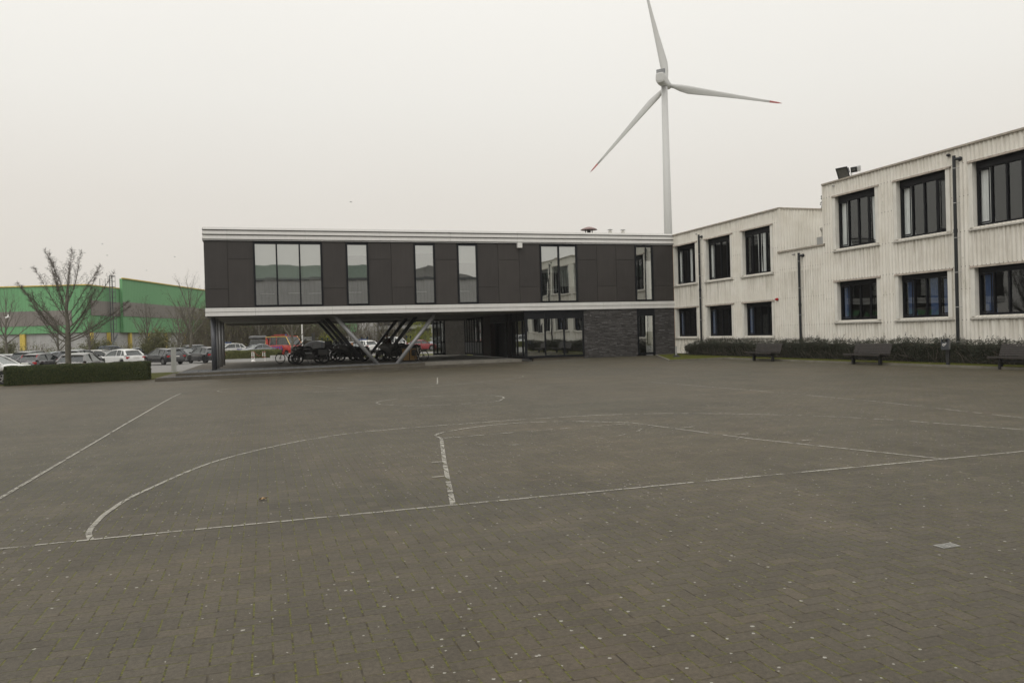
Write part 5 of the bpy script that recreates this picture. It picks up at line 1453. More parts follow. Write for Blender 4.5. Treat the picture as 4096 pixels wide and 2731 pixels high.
# ================================================================== YARD FURNITURE
def bench(label, t, m):
    x, y = wing_xy(t, -m); T = thing('bench', label, 'bench', (x, y, 0), TH - PI / 2, 'dark slatted benches along the wing')
    L = 1.95
    for sx in (-.72, .72):
        g = MB(); g.box(sx - .045, sx + .045, -.03, .09, -.02, .36); g.box(sx - .04, sx + .04, -.22, .36, .34, .39)
        g.hexa([(sx - .03, .26, .36), (sx + .03, .26, .36), (sx + .03, .32, .36), (sx - .03, .32, .36), (sx - .03, .40, .80), (sx + .03, .40, .80), (sx + .03, .44, .80), (sx - .03, .44, .80)])
        obj('leg', g, M['blackp'], T)
    s = MB(); s.box(-.68, .68, .0, .05, .24, .31); obj('stretcher', s, M['blackp'], T)
    s = MB()
    for k in range(6): y0 = -.24 + k * .088; s.box(-L / 2, L / 2, y0, y0 + .068, .392 - .006 * k + (.012 if k == 0 else 0), .428 - .006 * k)
    s.box(-L / 2, L / 2, -.262, -.243, .36, .425)
    obj('seat', s, M['bench'], T, bevel=.006)
    s = MB()
    for k in range(7):
        z0 = .435 + k * .058; y0 = .262 + (z0 - .40) * .36; s.hexa([(-L / 2, y0 - .015, z0), (L / 2, y0 - .015, z0), (L / 2, y0 + .02, z0), (-L / 2, y0 + .02, z0), (-L / 2, y0, z0 + .043), (L / 2, y0, z0 + .043), (L / 2, y0 + .035, z0 + .043), (-L / 2, y0 + .035, z0 + .043)])
    obj('backrest', s, M['bench'], T, bevel=.005)
bench('dark slatted bench nearest the office building, farthest from the photographer', 13.0, 2.80)
bench('dark slatted bench in the middle of the row, under the first tall-block window', 19.35, 2.55)
bench('dark slatted bench cut off by the right edge of the picture', 25.78, 2.32)

def post_bin():
    x, y = wing_xy(22.82, -2.10); T = thing('litter_box', 'small grey wall-type litter box on a dark square post between two benches', 'bin', (x, y, 0), TH - PI / 2 + R(26))
    g = MB(); g.box(-.055, .055, -.04, .07, -.05, 1.02); obj('post', g, M['blackp'], T)
    g = MB(); g.hexa([(-.15, -.20, .62), (.10, -.20, .62), (.10, -.045, .62), (-.15, -.045, .62), (-.15, -.22, .90), (.10, -.22, .90), (.10, -.045, .90), (-.15, -.045, .90)])
    g.box(-.15, -.12, -.22, -.045, .90, .98); g.box(.07, .10, -.22, -.045, .90, .98); g.box(-.16, .11, -.23, -.04, .98, 1.0); obj('box', g, M['slate'], T)
    g = MB(); g.box(.102, .108, -.2, -.05, .64, .97); obj('side_panel', g, M['fgrey2'], T)
    g = MB()
    for a, b in (((-.10, .80), (-.07, .76)), ((-.07, .76), (.0, .80)), ((-.09, .84), (-.05, .82)), ((-.05, .82), (.03, .85))):
        g.hexa([(a[0], -.232, a[1] - .012), (b[0], -.232, b[1] - .012), (b[0], -.215, b[1] - .012), (a[0], -.215, a[1] - .012), (a[0], -.232, a[1] + .012), (b[0], -.232, b[1] + .012), (b[0], -.215, b[1] + .012), (a[0], -.215, a[1] + .012)])
    obj('emblem', g, M['white'], T)
M['fgrey2'] = pm('grey_side', (.20, .20, .205), .5)
M['slate'] = pm('slate_grey_paint', (.055, .06, .068), .45, .1)
post_bin()
T = thing('short_pipe_post', 'short grey pipe stub on a black foot at the inside corner of the two buildings', 'post', (9.32, 43.99, .06))
mb = MB(); mb.tube([(0, 0, .08), (0, 0, .62)], .05, 12); obj('pipe', mb, M['galv'], T)
mb = MB(); mb.hexa([(-.2, -.16, 0), (.24, -.16, 0), (.24, .16, 0), (-.2, .16, 0), (-.08, -.08, .12), (.10, -.08, .12), (.10, .08, .12), (-.08, .08, .12)]); obj('foot', mb, M['black'], T)
M['kerb2'] = pm('worn_cover', (.21, .205, .185), .8, .25, 20)
# drain cover and dry leaf on the paving
T = thing('drain_cover', 'small pale grey drain cover in the paving, lower right', 'drain cover', (3.07, 5.52, .004), TH)
mb = MB(); mb.box(-.08, .08, -.045, .045, -.003, .0015); obj('frame', mb, M['kerb2'], T)
mb = MB()
for k in range(3): mb.box(-.06, -.01, -.03 + k * .025, -.024 + k * .025, .0015, .0022); mb.box(.01, .06, -.03 + k * .025, -.024 + k * .025, .0015, .0022)
obj('slot', mb, M['gravbed'], T)
def leaf():
    rng = np.random.default_rng(5); n = 26; V = [(0, 0, .012)]; F = []
    for k in range(n):
        a = 2 * PI * k / n; r = .024 * (1 + .45 * math.cos(5 * a)) * (1 + .2 * rng.random()); V.append((r * math.cos(a) * 1.2, r * math.sin(a), .008 + .02 * rng.random()))
    for k in range(n): F.append((0, 1 + k, 1 + (k + 1) % n))
    o = npobj('fallen_leaf', V, F, pm('tan_dry_leaf', (.36, .23, .11), .8, .2, 30)); o.location = (-2.56, 7.80, 0); o.rotation_euler = (0, 0, .5); tag(o, 'curled tan fallen leaf lying alone on the paving', 'leaf')
leaf()
M['galvl'] = pm('pale_galvanised_blade', (.42, .42, .40), .5, .08)
# twin galvanised post on the verge
T = thing('sign_post', 'galvanised twin-blade post standing on the grass verge by the plinth', 'post', (-22.3, 50.9, -.27), R(20))
mb = MB(); mb.box(-.16, -.02, -.05, .05, 0, 1.66); mb.box(-.02, .03, -.03, .02, 0, 1.60); mb.box(.03, .15, -.04, .06, .05, 1.66); obj('blade', mb, M['galvl'], T)

# red-white barrier posts
def chain_post(label, x, y, ball):
    T = thing('barrier_post', label, 'post', (x, y, -.3), 0, 'red and white barrier posts')
    for dx in ((-.10, .10) if ball else (-.13, .06)):
        mb = MB(); z0 = .15
        mb.tube([(dx, 0, z0 if dx > 0 or ball else .6), (dx * .8, 0, 1.03)], .045 if ball else .035, 10); p = obj('pole', mb, M['white'], T)
        mb = MB()
        for z in (.50, .95): mb.tube([(dx * .9, 0, z), (dx * .88, 0, z + .06)], .047, 10)
        obj('red_band', mb, M['red'], p)
    mb = MB()
    if ball: mb.lathe([(.22, 0), (.21, .10), (.16, .2), (.08, .28), (.01, .3)], 18)
    else: mb.lathe([(.24, 0), (.22, .05), (.05, .09), (.03, .2)], 18); mb.tube([(.05, 0, .1), (.05, 0, .6)], .03, 8)
    obj('base', mb, M['white'], T)
chain_post('white twin barrier post with red bands on a round ball base', -23.45, 69.9, True)
chain_post('thin white barrier post with red bands on a flat round base', -21.95, 68.4, False)
mb = MB(); mb.tube([(-23.3 + 1.25 * k / 8, 69.9 - 1.4 * k / 8, .68 - .35 * math.sin(PI * k / 8)) for k in range(9)], .011, 5); tag(obj('barrier_chain', mb, M['red']), 'red and white chain sagging between the two barrier posts', 'chain')
mb = MB(); mb.tube([(-20.6, 71, .42), (-18.2, 70, .24)], .03, 5); mb.tube([(-18.2, 70, .24), (-18.2, 70, -.3)], .03, 5); mb.tube([(-20.6, 71, .42), (-20.6, 71, -.3)], .03, 5); tag(obj('low_rail', mb, M['white']), 'thin white low rail slanting in front of the car park hedge', 'rail')
mb = MB(); mb.box(-2.6, 3.2, -.15, .15, 0, .5)
o = obj('low_concrete_wall', mb, M['wallc']); o.location = (-21.4, 77, -.3); o.rotation_euler = (0, 0, R(16)); tag(o, 'low concrete wall below the car park hedge beside the motorcycles', 'wall')
# lamp post and house-number sign
T = thing('lamp_post', 'slim white lamp post behind the red vans', 'street lamp', (-23.85, 88, -.3))
mb = MB(); mb.tube([(0, 0, 0), (0, 0, 2.2), (0, 0, 6.0)], [.11, .09, .06], 10); obj('pole', mb, M['white'], T)
mb = MB(); mb.box(-.1, 1.3, -.12, .12, 5.95, 6.1); obj('lamp_head', mb, M['galv'], T)
T = thing('number_sign', 'pale sign reading 4250B standing among the parked vehicles', 'sign', (-16.35, 62, -.2), 0)
mb = MB(); mb.box(-.31, .31, -.015, .015, 1.80, 2.06); obj('plate', mb, pm('pale_sign_plate', (.60, .60, .57), .6), T)
mb = MB(); mb.box(.30, .42, -.03, .03, -.1, 2.35); mb.tube([(.5, .02, -.1), (.5, .02, 2.4)], .03, 8); obj('post', mb, M['fgrey'], T)
def txt(s, size, parent, loc, m, rot=(PI / 2, 0, 0), name='lettering'):
    c = bpy.data.curves.new(name, 'FONT'); c.body = s; c.size = size; c.align_x = 'CENTER'; c.align_y = 'CENTER'; c.extrude = .002
    o = bpy.data.objects.new(name, c); COL.objects.link(o)
    dg = bpy.context.evaluated_depsgraph_get(); me = bpy.data.meshes.new_from_object(o.evaluated_get(dg)); bpy.data.objects.remove(o)
    me.materials.clear(); me.materials.append(m); o = bpy.data.objects.new(name, me); COL.objects.link(o); o.parent = parent; o.location = loc; o.rotation_euler = rot; return o
txt('4250B', .23, T, (0, -.02, 1.93), M['blackp'])
# grey perforated rounded trailer/cabinet behind the motorcycles
T = thing('grey_shelter', 'grey round-topped cabinet with a pattern of small holes behind the motorcycles', 'cabinet', (-15.45, 60.5, -.2), R(2))
poly = [(-1.05, 0), (1.05, 0), (1.12, .5), (1.10, 1.2), (.8, 1.62), (.2, 1.74), (-.35, 1.70), (-.80, 1.45), (-1.12, .95)]
mb = MB(); mb.prism(poly, 0, 1.0, 'Y'); obj('shell', mb, pm('mid_grey_sheet', (.26, .265, .27), .5), T, bevel=.05)
mb = MB()
for k in range(10): a = k * .32; mb.lathe([(.022, -.012), (.022, .0)], 8, (1.0 - .25 * math.sin(a), 0, .15 + k * .075), 'Y')
for i in range(3):
    for j in range(2): mb.lathe([(.025, -.012), (.025, 0)], 8, (-.45 + i * .15, 0, 1.25 + j * .14), 'Y')
obj('hole', mb, M['black'], T)

# wooden recycling cabinet
T = thing('wood_bin_cabinet', 'two-door wooden slatted bin cabinet in a black frame under the overhang', 'bin', (-6.55, 49.3, .10), TH - R(12))
mb = MB(); mb.box(-.5, -.46, -.02, .45, 0, .78); mb.box(.46, .5, -.02, .45, 0, .78); mb.box(-.5, .5, 0, .45, .0, .04); mb.box(-.02, .02, 0, .45, .04, .74); mb.box(-.5, .5, .4, .45, .04, .78); obj('frame', mb, M['frame2'], T)
mb = MB(); mb.box(-.53, .53, -.04, .48, .78, .83); obj('lid', mb, pm('grey_brown_top', (.11, .10, .085), .7), T)
for a, b in ((-.455, -.025), (.025, .455)):
    mb = MB(); n_ = 9
    for k in range(n_): x0 = a + (b - a) * k / n_; mb.box(x0 + .004, x0 + (b - a) / n_ - .006, -.022, .0, .05, .77)
    d = obj('door', mb, M['wood'], T); mb = MB(); cx_ = (a + b) / 2; mb.box(cx_ - .05, cx_ + .05, -.026, -.0225, .52, .62); obj('notice', mb, M['white'], d)
T = thing('ash_post', 'black ash pillar standing behind the wooden bin cabinet', 'ashtray', (-7.15, 50.6, .10))
mb = MB(); mb.box(-.28, .5, -.1, .1, 1.0, 1.06); mb.tube([(-.2, 0, 0), (-.2, 0, 1.02)], .035, 8); mb.tube([(.4, 0, 0), (.4, 0, 1.02)], .035, 8); mb.tube([(.1, 0, 1.05), (.1, 0, 1.2)], .03, 8); mb.lathe([(.05, 1.2), (.07, 1.24), (.05, 1.33)], 10, (.1, 0, 0)); obj('body', mb, M['blackp'], T)

# ================================================================== VEHICLES
def wheel(parent, x, y, r, w, rimm, spokes=5):
    s = 1 if y > 0 else -1
    mb = MB(); mb.lathe([(r * .62, -w / 2), (r * .94, -w / 2), (r, -w * .3), (r, w * .3), (r * .94, w / 2), (r * .62, w / 2), (r * .6, 0)], 26, (x, y, r), 'Y', True); mb.lathe([(r * .62, -.03), (r * .62, .03)], 20, (x, y, r), 'Y'); t = obj('wheel', mb, M['black'], parent)
    mb = MB(); yo = y + s * (w / 2 - .02)
    mb.lathe([(r * .64, -.01), (r * .64, .02), (r * .56, .02), (r * .56, -.01)], 24, (x, yo, r), 'Y', True)
    for k in range(spokes):
        a = 2 * PI * k / spokes + .3; c_, s_ = math.cos(a), math.sin(a); px, pz = -s_ * .035, c_ * .035
        mb.hexa([(x + px, yo - .01, r + pz), (x - px, yo - .01, r - pz), (x - px * .8 + c_ * r * .6, yo - .01, r - pz * .8 + s_ * r * .6), (x + px * .8 + c_ * r * .6, yo - .01, r + pz * .8 + s_ * r * .6),
                 (x + px, yo + .02, r + pz), (x - px, yo + .02, r - pz), (x - px * .8 + c_ * r * .6, yo + .015, r - pz * .8 + s_ * r * .6), (x + px * .8 + c_ * r * .6, yo + .015, r + pz * .8 + s_ * r * .6)])
    mb.lathe([(.06, -.01), (.05, .03)], 12, (x, yo, r), 'Y'); obj('rim', mb, rimm, t)

STY = {  # (rear deck x, rear glass top x, windscreen top x, windscreen base x) as fractions of half length; belt, hood, nose as fractions of height
 'hatch': (-.93, -.66, .12, .58, .62, .59, .46), 'estate': (-.95, -.76, .10, .54, .62, .59, .46), 'suv': (-.94, -.70, .12, .56, .62, .61, .50),
 'sedan': (-.68, -.36, .12, .48, .64, .60, .48), 'van': (-.985, -.97, .56, .86, .55, .52, .42), 'box': (-.985, -.96, .40, .52, .56, .56, .50)}
def car(name, label, loc, rz, col, L, W, H, style, cat='car', rim='chrome', rails=False, rear_glass=None, group='cars in the car park', metal=0.0, **kw):
    T = thing(name, label, cat, loc, rz, group)
    xd, xr, xf, xw, zb, zh, zn = STY[style]; hl = L / 2; rw = .33 if H < 2 else .36; xwf, xwr = hl - .88 * L / 4.4, -hl + .78 * L / 4.4
    zbelt, zhood, znose = zb * H, zh * H, zn * H
    cp = carpaint(label[:40] + '_paint', col, metal)
    xs = sorted(set(np.round(np.concatenate([np.linspace(-hl, hl, 33), xwf + np.linspace(-.40, .40, 11), xwr + np.linspace(-.40, .40, 11)]), 3)))
    mb = MB(); nr = 0
    for x in xs:
        zt = np.interp(x, [-hl, -hl + .06, xd * hl, xw * hl, hl - .45, hl - .08, hl], [zbelt - .28 * H * .5, zbelt - .03, zbelt, zbelt, zhood, znose + .08, znose - .10])
        zbm = .24 + .06 * max(0, (abs(x) - hl + .5)) 
        for xc in (xwf, xwr):
            q = (rw + .06) ** 2 - (x - xc) ** 2
            if q > 0: zbm = max(zbm, rw + math.sqrt(q))
        zbm = min(zbm, zt - .08); hw = W / 2 * (1 - .16 * max(0, (abs(x) - hl + .45) / .45) ** 2.2)
        zm = zbm + (zt - zbm) * .5
        sec = [(hw * .95, zbm), (hw, zbm + (zt - zbm) * .22), (hw * .995, zm + .05), (hw * .965, zt - .05), (hw * .90, zt), (0, zt + .025)]
        ring = [(x, y_, z_) for y_, z_ in sec] + [(x, -y_, z_) for y_, z_ in sec[-2::-1]]
        mb.v += ring; nr += 1
    k = 11
    for i in range(nr - 1):
        for j in range(k - 1): mb.f.append((i * k + j, i * k + j + 1, (i + 1) * k + j + 1, (i + 1) * k + j))
        mb.f.append((i * k + k - 1, i * k, (i + 1) * k, (i + 1) * k + k - 1))
    mb.f.append(tuple(range(k))); mb.f.append(tuple((nr - 1) * k + j for j in range(k)))
    body = obj('body', mb, cp, T, smooth=True)
    try:
        es = body.modifiers.new('edge', 'EDGE_SPLIT'); es.split_angle = R(40)
    except Exception: pass
    wb, wt_ = W / 2 * .90, W / 2 * (.70 if style not in ('van', 'box') else .82)
    A0, A1, R1, R0 = xw * hl, xf * hl, xr * hl, xd * hl + .02; ar = .13 if style in ('hatch', 'suv', 'estate', 'sedan') else .05
    def zro(x):                       # roof line
        u = (x - (A1 + R1) / 2 - .15) / ((A1 - R1) / 2 + .35); return H - .03 - ar * u * u
    N_ = 9; xr_ = np.linspace(R1, A1, N_)
    g = MB()
    for s in (1, -1):
        g.add([(R0, wb * s, zbelt)] + [(x, wt_ * s, zro(x) - .05) for x in xr_] + [(A0, wb * s, zbelt)], [tuple(range(N_ + 2))])
    g.quad((A0, wb, zbelt), (A1, wt_, zro(A1) - .03), (A1, -wt_, zro(A1) - .03), (A0, -wb, zbelt)); g.quad((R0, wb, zbelt), (R1, wt_, zro(R1) - .03), (R1, -wt_, zro(R1) - .03), (R0, -wb, zbelt))
    obj('window', g, M['glassc'], T)
    r = MB(); rows_ = []
    xs2 = np.linspace(R1 - .12, A1 + .03, 10)
    for x in xs2:
        zz = zro(x); rows_.append([(x, y_, z_) for y_, z_ in ((wt_ + .035, zz - .07), (wt_ + .005, zz - .015), (wt_ * .75, zz + .02), (0, zz + .035), (-wt_ * .75, zz + .02), (-wt_ - .005, zz - .015), (-wt_ - .035, zz - .07), (0, zz - .05))])
    for q in rows_: r.v += q
    for i in range(9):
        for j in range(8): r.f.append((i * 8 + j, i * 8 + (j + 1) % 8, (i + 1) * 8 + (j + 1) % 8, (i + 1) * 8 + j))
    r.f.append(tuple(range(8))); r.f.append(tuple(72 + j for j in range(8)))
    for s in (1, -1):
        r.tube([(A0 + .02, (wb - .01) * s, zbelt - .03), ((A0 + A1) / 2, (wb + wt_) / 2 * s + .005 * s, (zbelt + zro(A1)) / 2 + .03), (A1, wt_ * s, zro(A1) - .03)], [.05, .035, .035], 6)
        cp_ = .10 if style in ('hatch', 'suv', 'estate') else .06
        r.tube([(R0 + .08, wb * s, zbelt - .02), (R1 + .05, wt_ * s, zro(R1) - .04)], [cp_ * 1.2, cp_ * .8], 6)
        mid = (A1 + R1) / 2 + .12; r.tube([(mid, wb * s, zbelt - .02), (mid - .03, wt_ * s + .01 * s, zro(mid) - .05)], .03, 6)
        if style in ('estate', 'suv', 'van', 'box'):
            m2 = R1 + (A1 - R1) * .20; r.tube([(m2 - .05, wb * s, zbelt - .02), (m2, wt_ * s, zro(m2) - .05)], .04, 6)
    obj('roof', r, cp, T, smooth=False); zr = zro((A1 + R1) / 2) - .03
    if rails:
        q = MB()
        for s in (1, -1): q.tube([(R1 + .05, wt_ * s, zr), (R1 + .15, wt_ * s, zr + .07), (A1 - .25, wt_ * s, zr + .08), (A1 - .1, wt_ * s, zr + .01)], .018, 6)
        obj('roof_rail', q, M['chrome'], T)
    # interior mass so the cabin is not see-through
    q = MB(); q.box(R0 + .3, A0 - .45, -wb * .8, wb * .8, zbelt - .3, zbelt + .02)
    for xx in (A1 * .4 - .1, R1 * .55):
        for yy in (-.35, .35): q.box(xx - .06, xx + .08, yy - .22, yy + .22, zbelt - .05, zbelt + (.27 if H < 2 else .5))
    obj('seats', q, M['dark2'], T)
    for sx in (xwf, xwr):
        for sy in (1, -1): wheel(T, sx, sy * (W / 2 - .12), rw, .21, M[rim])
    for s in (1, -1):
        q = MB(); q.box(-hl - .005 + .02, -hl + .16, s * (W / 2 - .30), s * (W / 2 - .055), zbelt - .24, zbelt - .08) if s > 0 else q.box(-hl + .015, -hl + .16, -(W / 2 - .055), -(W / 2 - .30), zbelt - .24, zbelt - .08)
        if kw.get('tall'): q.hexa([(R0 - .03, s * wb * .97, zbelt - .22), (R0 + .12, s * wb * 1.03, zbelt - .22), (R0 + .12, s * wb * 1.0, zbelt - .22 + .001), (R0 - .03, s * wb * .8, zbelt - .219), (R1 - .06, s * wt_, zr - .05), (R1 + .08, s * (wt_ + .05), zr - .05), (R1 + .08, s * (wt_ + .02), zr - .049), (R1 - .06, s * wt_ * .85, zr - .049)])
        obj('taillight', q, M['red'], T)
        q = MB(); q.hexa([(hl - .34, s * (W / 2 - .10), znose - .12), (hl - .06, s * (W / 2 - .30), znose - .12), (hl - .04, s * (W / 2 - .32), znose), (hl - .34, s * (W / 2 - .06), znose + .0), (hl - .40, s * (W / 2 - .10), znose + .02), (hl - .12, s * (W / 2 - .32), znose + .02), (hl - .12, s * (W / 2 - .34), znose + .03), (hl - .40, s * (W / 2 - .10), znose + .03)]); obj('headlight', q, M['lens'], T)
        q = MB(); q.box(A0 - .25, A0 - .12, s * (W / 2 + .02) if s > 0 else -(W / 2 + .18), s * (W / 2 + .18) if s > 0 else -(W / 2 + .02), zbelt - .01, zbelt + .13); obj('mirror', q, M['blackp'] if kw.get('bm', True) else cp, T, bevel=.02)
    q = MB(); q.box(-hl - .012, -hl + .02, -.26, .26, .50 * H * .95, .50 * H * .95 + .11); obj('number_plate', q, M['white'], T)
    q = MB(); q.box(hl - .03, hl + .012, -.26, .26, .38, .49); obj('number_plate', q, M['white'], T)
    q = MB(); q.box(-hl - .02, -hl + .10, -W / 2 * .86, W / 2 * .86, .27, .42); obj('bumper', q, M['blackp'], T)
    q = MB(); q.box(hl - .10, hl + .015, -W / 2 * .84, W / 2 * .84, .24, .36); obj('bumper', q, M['blackp'], T)
    if kw.get('stripes'):
        for s in (1, -1):
            for i in range(kw['stripes']):
                q = MB(); x0 = -hl + .45 + i * .20; yy = s * (W / 2 + .006); z0 = .38; z1 = zbelt - .06
                q.hexa([(x0, min(yy, yy - s * .06), z0), (x0 + .09, min(yy, yy - s * .06), z0), (x0 + .09, max(yy, yy - s * .06), z0), (x0, max(yy, yy - s * .06), z0), (x0 - kw.get('lean', .5), min(yy, yy - s * .06), z1), (x0 + .09 - kw.get('lean', .5), min(yy, yy - s * .06), z1), (x0 + .09 - kw.get('lean', .5), max(yy, yy - s * .06), z1), (x0 - kw.get('lean', .5), max(yy, yy - s * .06), z1)])
                obj('stripe', q, M['navy'], T)
    if kw.get('bar'):
        q = MB(); q.box(-.15 + kw.get('barx', 0), .15 + kw.get('barx', 0), -wt_ * .85, wt_ * .85, H + .02, H + .12); obj('light_bar', q, M['bluel'], T, bevel=.03)
    return T
M['navy'] = pm('navy_stripe', (.02, .035, .22), .4); M['bluel'] = pm('blue_light_bar', (.03, .08, .22), .25); M['spoke'] = M['chrome']
GREY = (.10, .105, .11); BLK = (.012, .012, .014); WHT = (.62, .62, .60); SIL = (.28, .28, .285)
z0 = -.3
# headings: 0 = faces right along X; 90 = faces away from the viewer
def hd(px, d): return R(d) + math.atan((2048 - px) / 3092.17)
def at(px, Y, z=-.3): return ((px - 2048) / 3092.17 * Y, Y, z)
car('parked_car', 'white car cut off by the left edge of the picture behind the clipped hedge', at(-62, 39.6, -.22), hd(-62, -28), WHT, 4.3, 1.8, 1.66, 'hatch')
car('parked_car', 'dark hatchback with tall red tail lights, second from the left edge', at(164, 60), hd(164, 58), (.016, .015, .017), 4.0, 1.7, 1.50, 'hatch', tall=True)
car('parked_car', 'dark estate with silver roof rails behind the tall-lit hatchback', at(135, 67.5), hd(135, 60), BLK, 4.6, 1.8, 1.66, 'estate', rails=True)
car('parked_car', 'silver car at the far left partly hidden behind the dark hatchback', at(66, 70), hd(66, 60), SIL, 4.3, 1.75, 1.45, 'hatch', metal=.4)
car('parked_car', 'grey hatchback seen from behind just right of the yard tree trunk', at(324, 50), hd(324, 71), (.11, .105, .10), 4.1, 1.78, 1.52, 'hatch', metal=.3)
car('parked_car', 'dark grey sports utility car behind the grey hatchback', at(318, 63), hd(318, 64), (.035, .035, .038), 4.5, 1.85, 1.70, 'suv')
car('parked_car', 'pale silver coupe between the dark cars and the white sports utility car', at(412, 72), hd(412, -38), (.40, .39, .36), 4.2, 1.75, 1.58, 'hatch', metal=.2)
car('parked_car', 'white sports utility car with red tail lights above the right end of the clipped hedge', at(484, 68.5), hd(484, 121), WHT, 4.5, 1.8, 1.60, 'suv')
car('parked_car', 'black estate car with chrome window line and silver wheels', at(651, 72.5), hd(651, 119), BLK, 4.75, 1.85, 1.52, 'estate', rails=True)
car('parked_car', 'black sports utility car immediately left of the overhang columns', at(820, 74.6), hd(820, 119), BLK, 4.3, 1.82, 1.55, 'suv', rim='black')
car('parked_car', 'dark grey car facing the viewer between the two black cars', at(736, 82), hd(736, -50), (.035, .037, .042), 4.4, 1.8, 1.52, 'hatch')
car('parked_car', 'dark car with pale roof behind the black sports utility car', at(800, 92), hd(800, 20), (.05, .055, .06), 4.6, 1.8, 1.72, 'estate', rails=True)
car('parked_car', 'small dark blue car far back between the silver coupe and the white sports utility car', at(452, 92), hd(452, 10), (.03, .045, .07), 4.2, 1.75, 1.95, 'suv')
car('parked_car', 'dark blue-grey car far back right of the white sports utility car', at(578, 88), hd(578, 8), (.045, .055, .07), 4.2, 1.75, 1.62, 'hatch')
car('parked_car', 'silver car far back just left of the yard tree trunk', at(232, 80), hd(232, 20), (.20, .21, .23), 4.4, 1.75, 1.50, 'sedan', metal=.4)
car('parked_car', 'dark hatchback at the far left edge behind the silver car', at(18, 76), hd(18, 62), (.03, .03, .035), 4.2, 1.75, 1.42, 'hatch')
car('police_car', 'white striped police car between the left columns and the grey saloon', at(912, 97, -.15), hd(912, -145), WHT, 4.4, 1.85, 1.66, 'suv', stripes=4, bar=True, lean=-.45)
car('parked_car', 'grey saloon in front of the van with the roof bag', at(1032, 95, -.15), hd(1032, -148), (.22, .23, .24), 4.5, 1.8, 1.48, 'sedan', metal=.3)
V_ = car('parked_van', 'black van with a grey luggage bag on its roof', at(1035, 103, -.15), hd(1035, 178), (.02, .022, .024), 4.9, 1.95, 2.02, 'box', cat='van')
mb = MB()
mb.tube([(-1.3, 0, .02), (-1.1, 0, .04), (-.4, 0, .06), (.3, 0, .03), (.9, 0, .05), (1.1, 0, .02)], [.1, .23, .25, .22, .24, .1], 10); bg = obj('luggage_bag', mb, pm('grey_bag', (.12, .12, .12), .8, .2), None, smooth=True); bg.location = at(1035, 103, 2.12); tag(bg, 'long grey luggage bag lying on the roof of the black van', 'bag')
# red rescue van
RED = (.42, .035, .022)
def van(label, loc, rz):
    T = car('rescue_van', label, loc, rz, RED, 5.3, 2.0, 2.50, 'van', cat='van', group=None, bm=True)
    mb = MB()
    for s in (1, -1):
        mb.box(-2.5, 1.5, min(s * .80, s * .86), max(s * .80, s * .86), 2.40, 2.46); mb.tube([(-2.60, s * .93, .5), (-2.60, s * .93, 1.4), (-2.55, s * .84, 2.45)], .04, 6)
    mb.box(-2.62, -2.54, -.82, .82, 2.38, 2.46); obj('yellow_trim', mb, M['yellow'], T)
    for s in (1, -1):
        mb = MB(); mb.tube([(2.30, s * .93, 1.38), (1.49, s * .86, 2.42)], .045, 6); obj('yellow_trim', mb, M['yellow'], T)
        a, b = sorted((s * .845, s * .96)); mb = MB(); mb.hexa([(-2.5, a, 1.3), (-2.05, a, 1.3), (-2.05, b, 1.3), (-2.5, b, 1.3), (-2.5, a - .02, 2.2), (-2.1, a - .02, 2.2), (-2.1, b - .06, 2.2), (-2.5, b - .06, 2.2)]); obj('rear_panel', mb, M['redp'], T)
        for i in range(5):
            q = MB(); x0 = -.9 + i * .44; a, b = sorted((s * 1.0, s * 1.016)); q.hexa([(x0, a, .70), (x0 + .20, a, .70), (x0 + .20, b, .70), (x0, b, .70), (x0 - .30, a, 1.24), (x0 - .10, a, 1.24), (x0 - .10, b, 1.24), (x0 - .30, b, 1.24)]); obj('blue_stripe', q, M['bstripe'], T)
    mb = MB(); mb.box(-1.9, .6, -.6, .6, 2.52, 2.60); mb.box(-1.4, .1, -.5, .5, 2.60, 2.72); obj('roof_rack', mb, M['redd'], T)
    mb = MB(); mb.lathe([(.12, 0), (.12, .14), (.04, .2)], 10, (1.0, -.5, 2.50)); obj('beacon', mb, M['bluel'], T)
    mb = MB(); mb.lathe([(.12, 0), (.12, .14), (.04, .2)], 10, (1.0, .5, 2.50)); obj('beacon', mb, M['bluel'], T)
    return T
M['redd'] = pm('dark_red_rack', (.22, .03, .025), .6); M['redp'] = carpaint('red_panel_paint', RED); M['bstripe'] = pm('blue_stripe', (.03, .07, .35), .4)
van('red rescue van with blue slanting stripes and a roof rack', at(1138, 97, -.28), hd(1138, -53))
car('parked_car', 'grey car with an orange strip behind the left slanting columns', at(1365, 86), hd(1365, 150), (.10, .11, .12), 4.4, 1.85, 1.66, 'suv', metal=.3)
mb = MB(); mb.box(-.09, .09, -.2, .2, 0, 1.5); o = obj('orange_board', mb, pm('orange_board', (.27, .12, .05), .6)); o.location = at(1408, 84); tag(o, 'narrow upright orange board beside the grey car under the overhang', 'board')
car('police_car', 'white police car with red rear lights seen through the centre of the column frame', at(1450, 96, -.2), hd(1450, 124), WHT, 4.4, 1.8, 1.62, 'estate', stripes=3, bar=True, lean=-.45)
car('parked_car', 'white car behind the standing person', at(1556, 100, -.2), hd(1556, 150), WHT, 4.5, 1.85, 1.95, 'suv')
car('parked_car', 'dark red saloon right of the wooden bin cabinet', at(1678, 100, -.18), hd(1678, 30), (.22, .012, .016), 4.3, 1.75, 1.45, 'sedan')
car('parked_car', 'silver-blue car behind the nose of the dark red saloon', at(1738, 108, -.2), hd(1738, -130), (.33, .36, .40), 4.4, 1.8, 1.75, 'hatch', metal=.3)
car('parked_car', 'dark car far behind the dark red saloon', at(1700, 113, -.1), hd(1700, 5), (.03, .03, .034), 4.6, 1.8, 2.0, 'hatch')

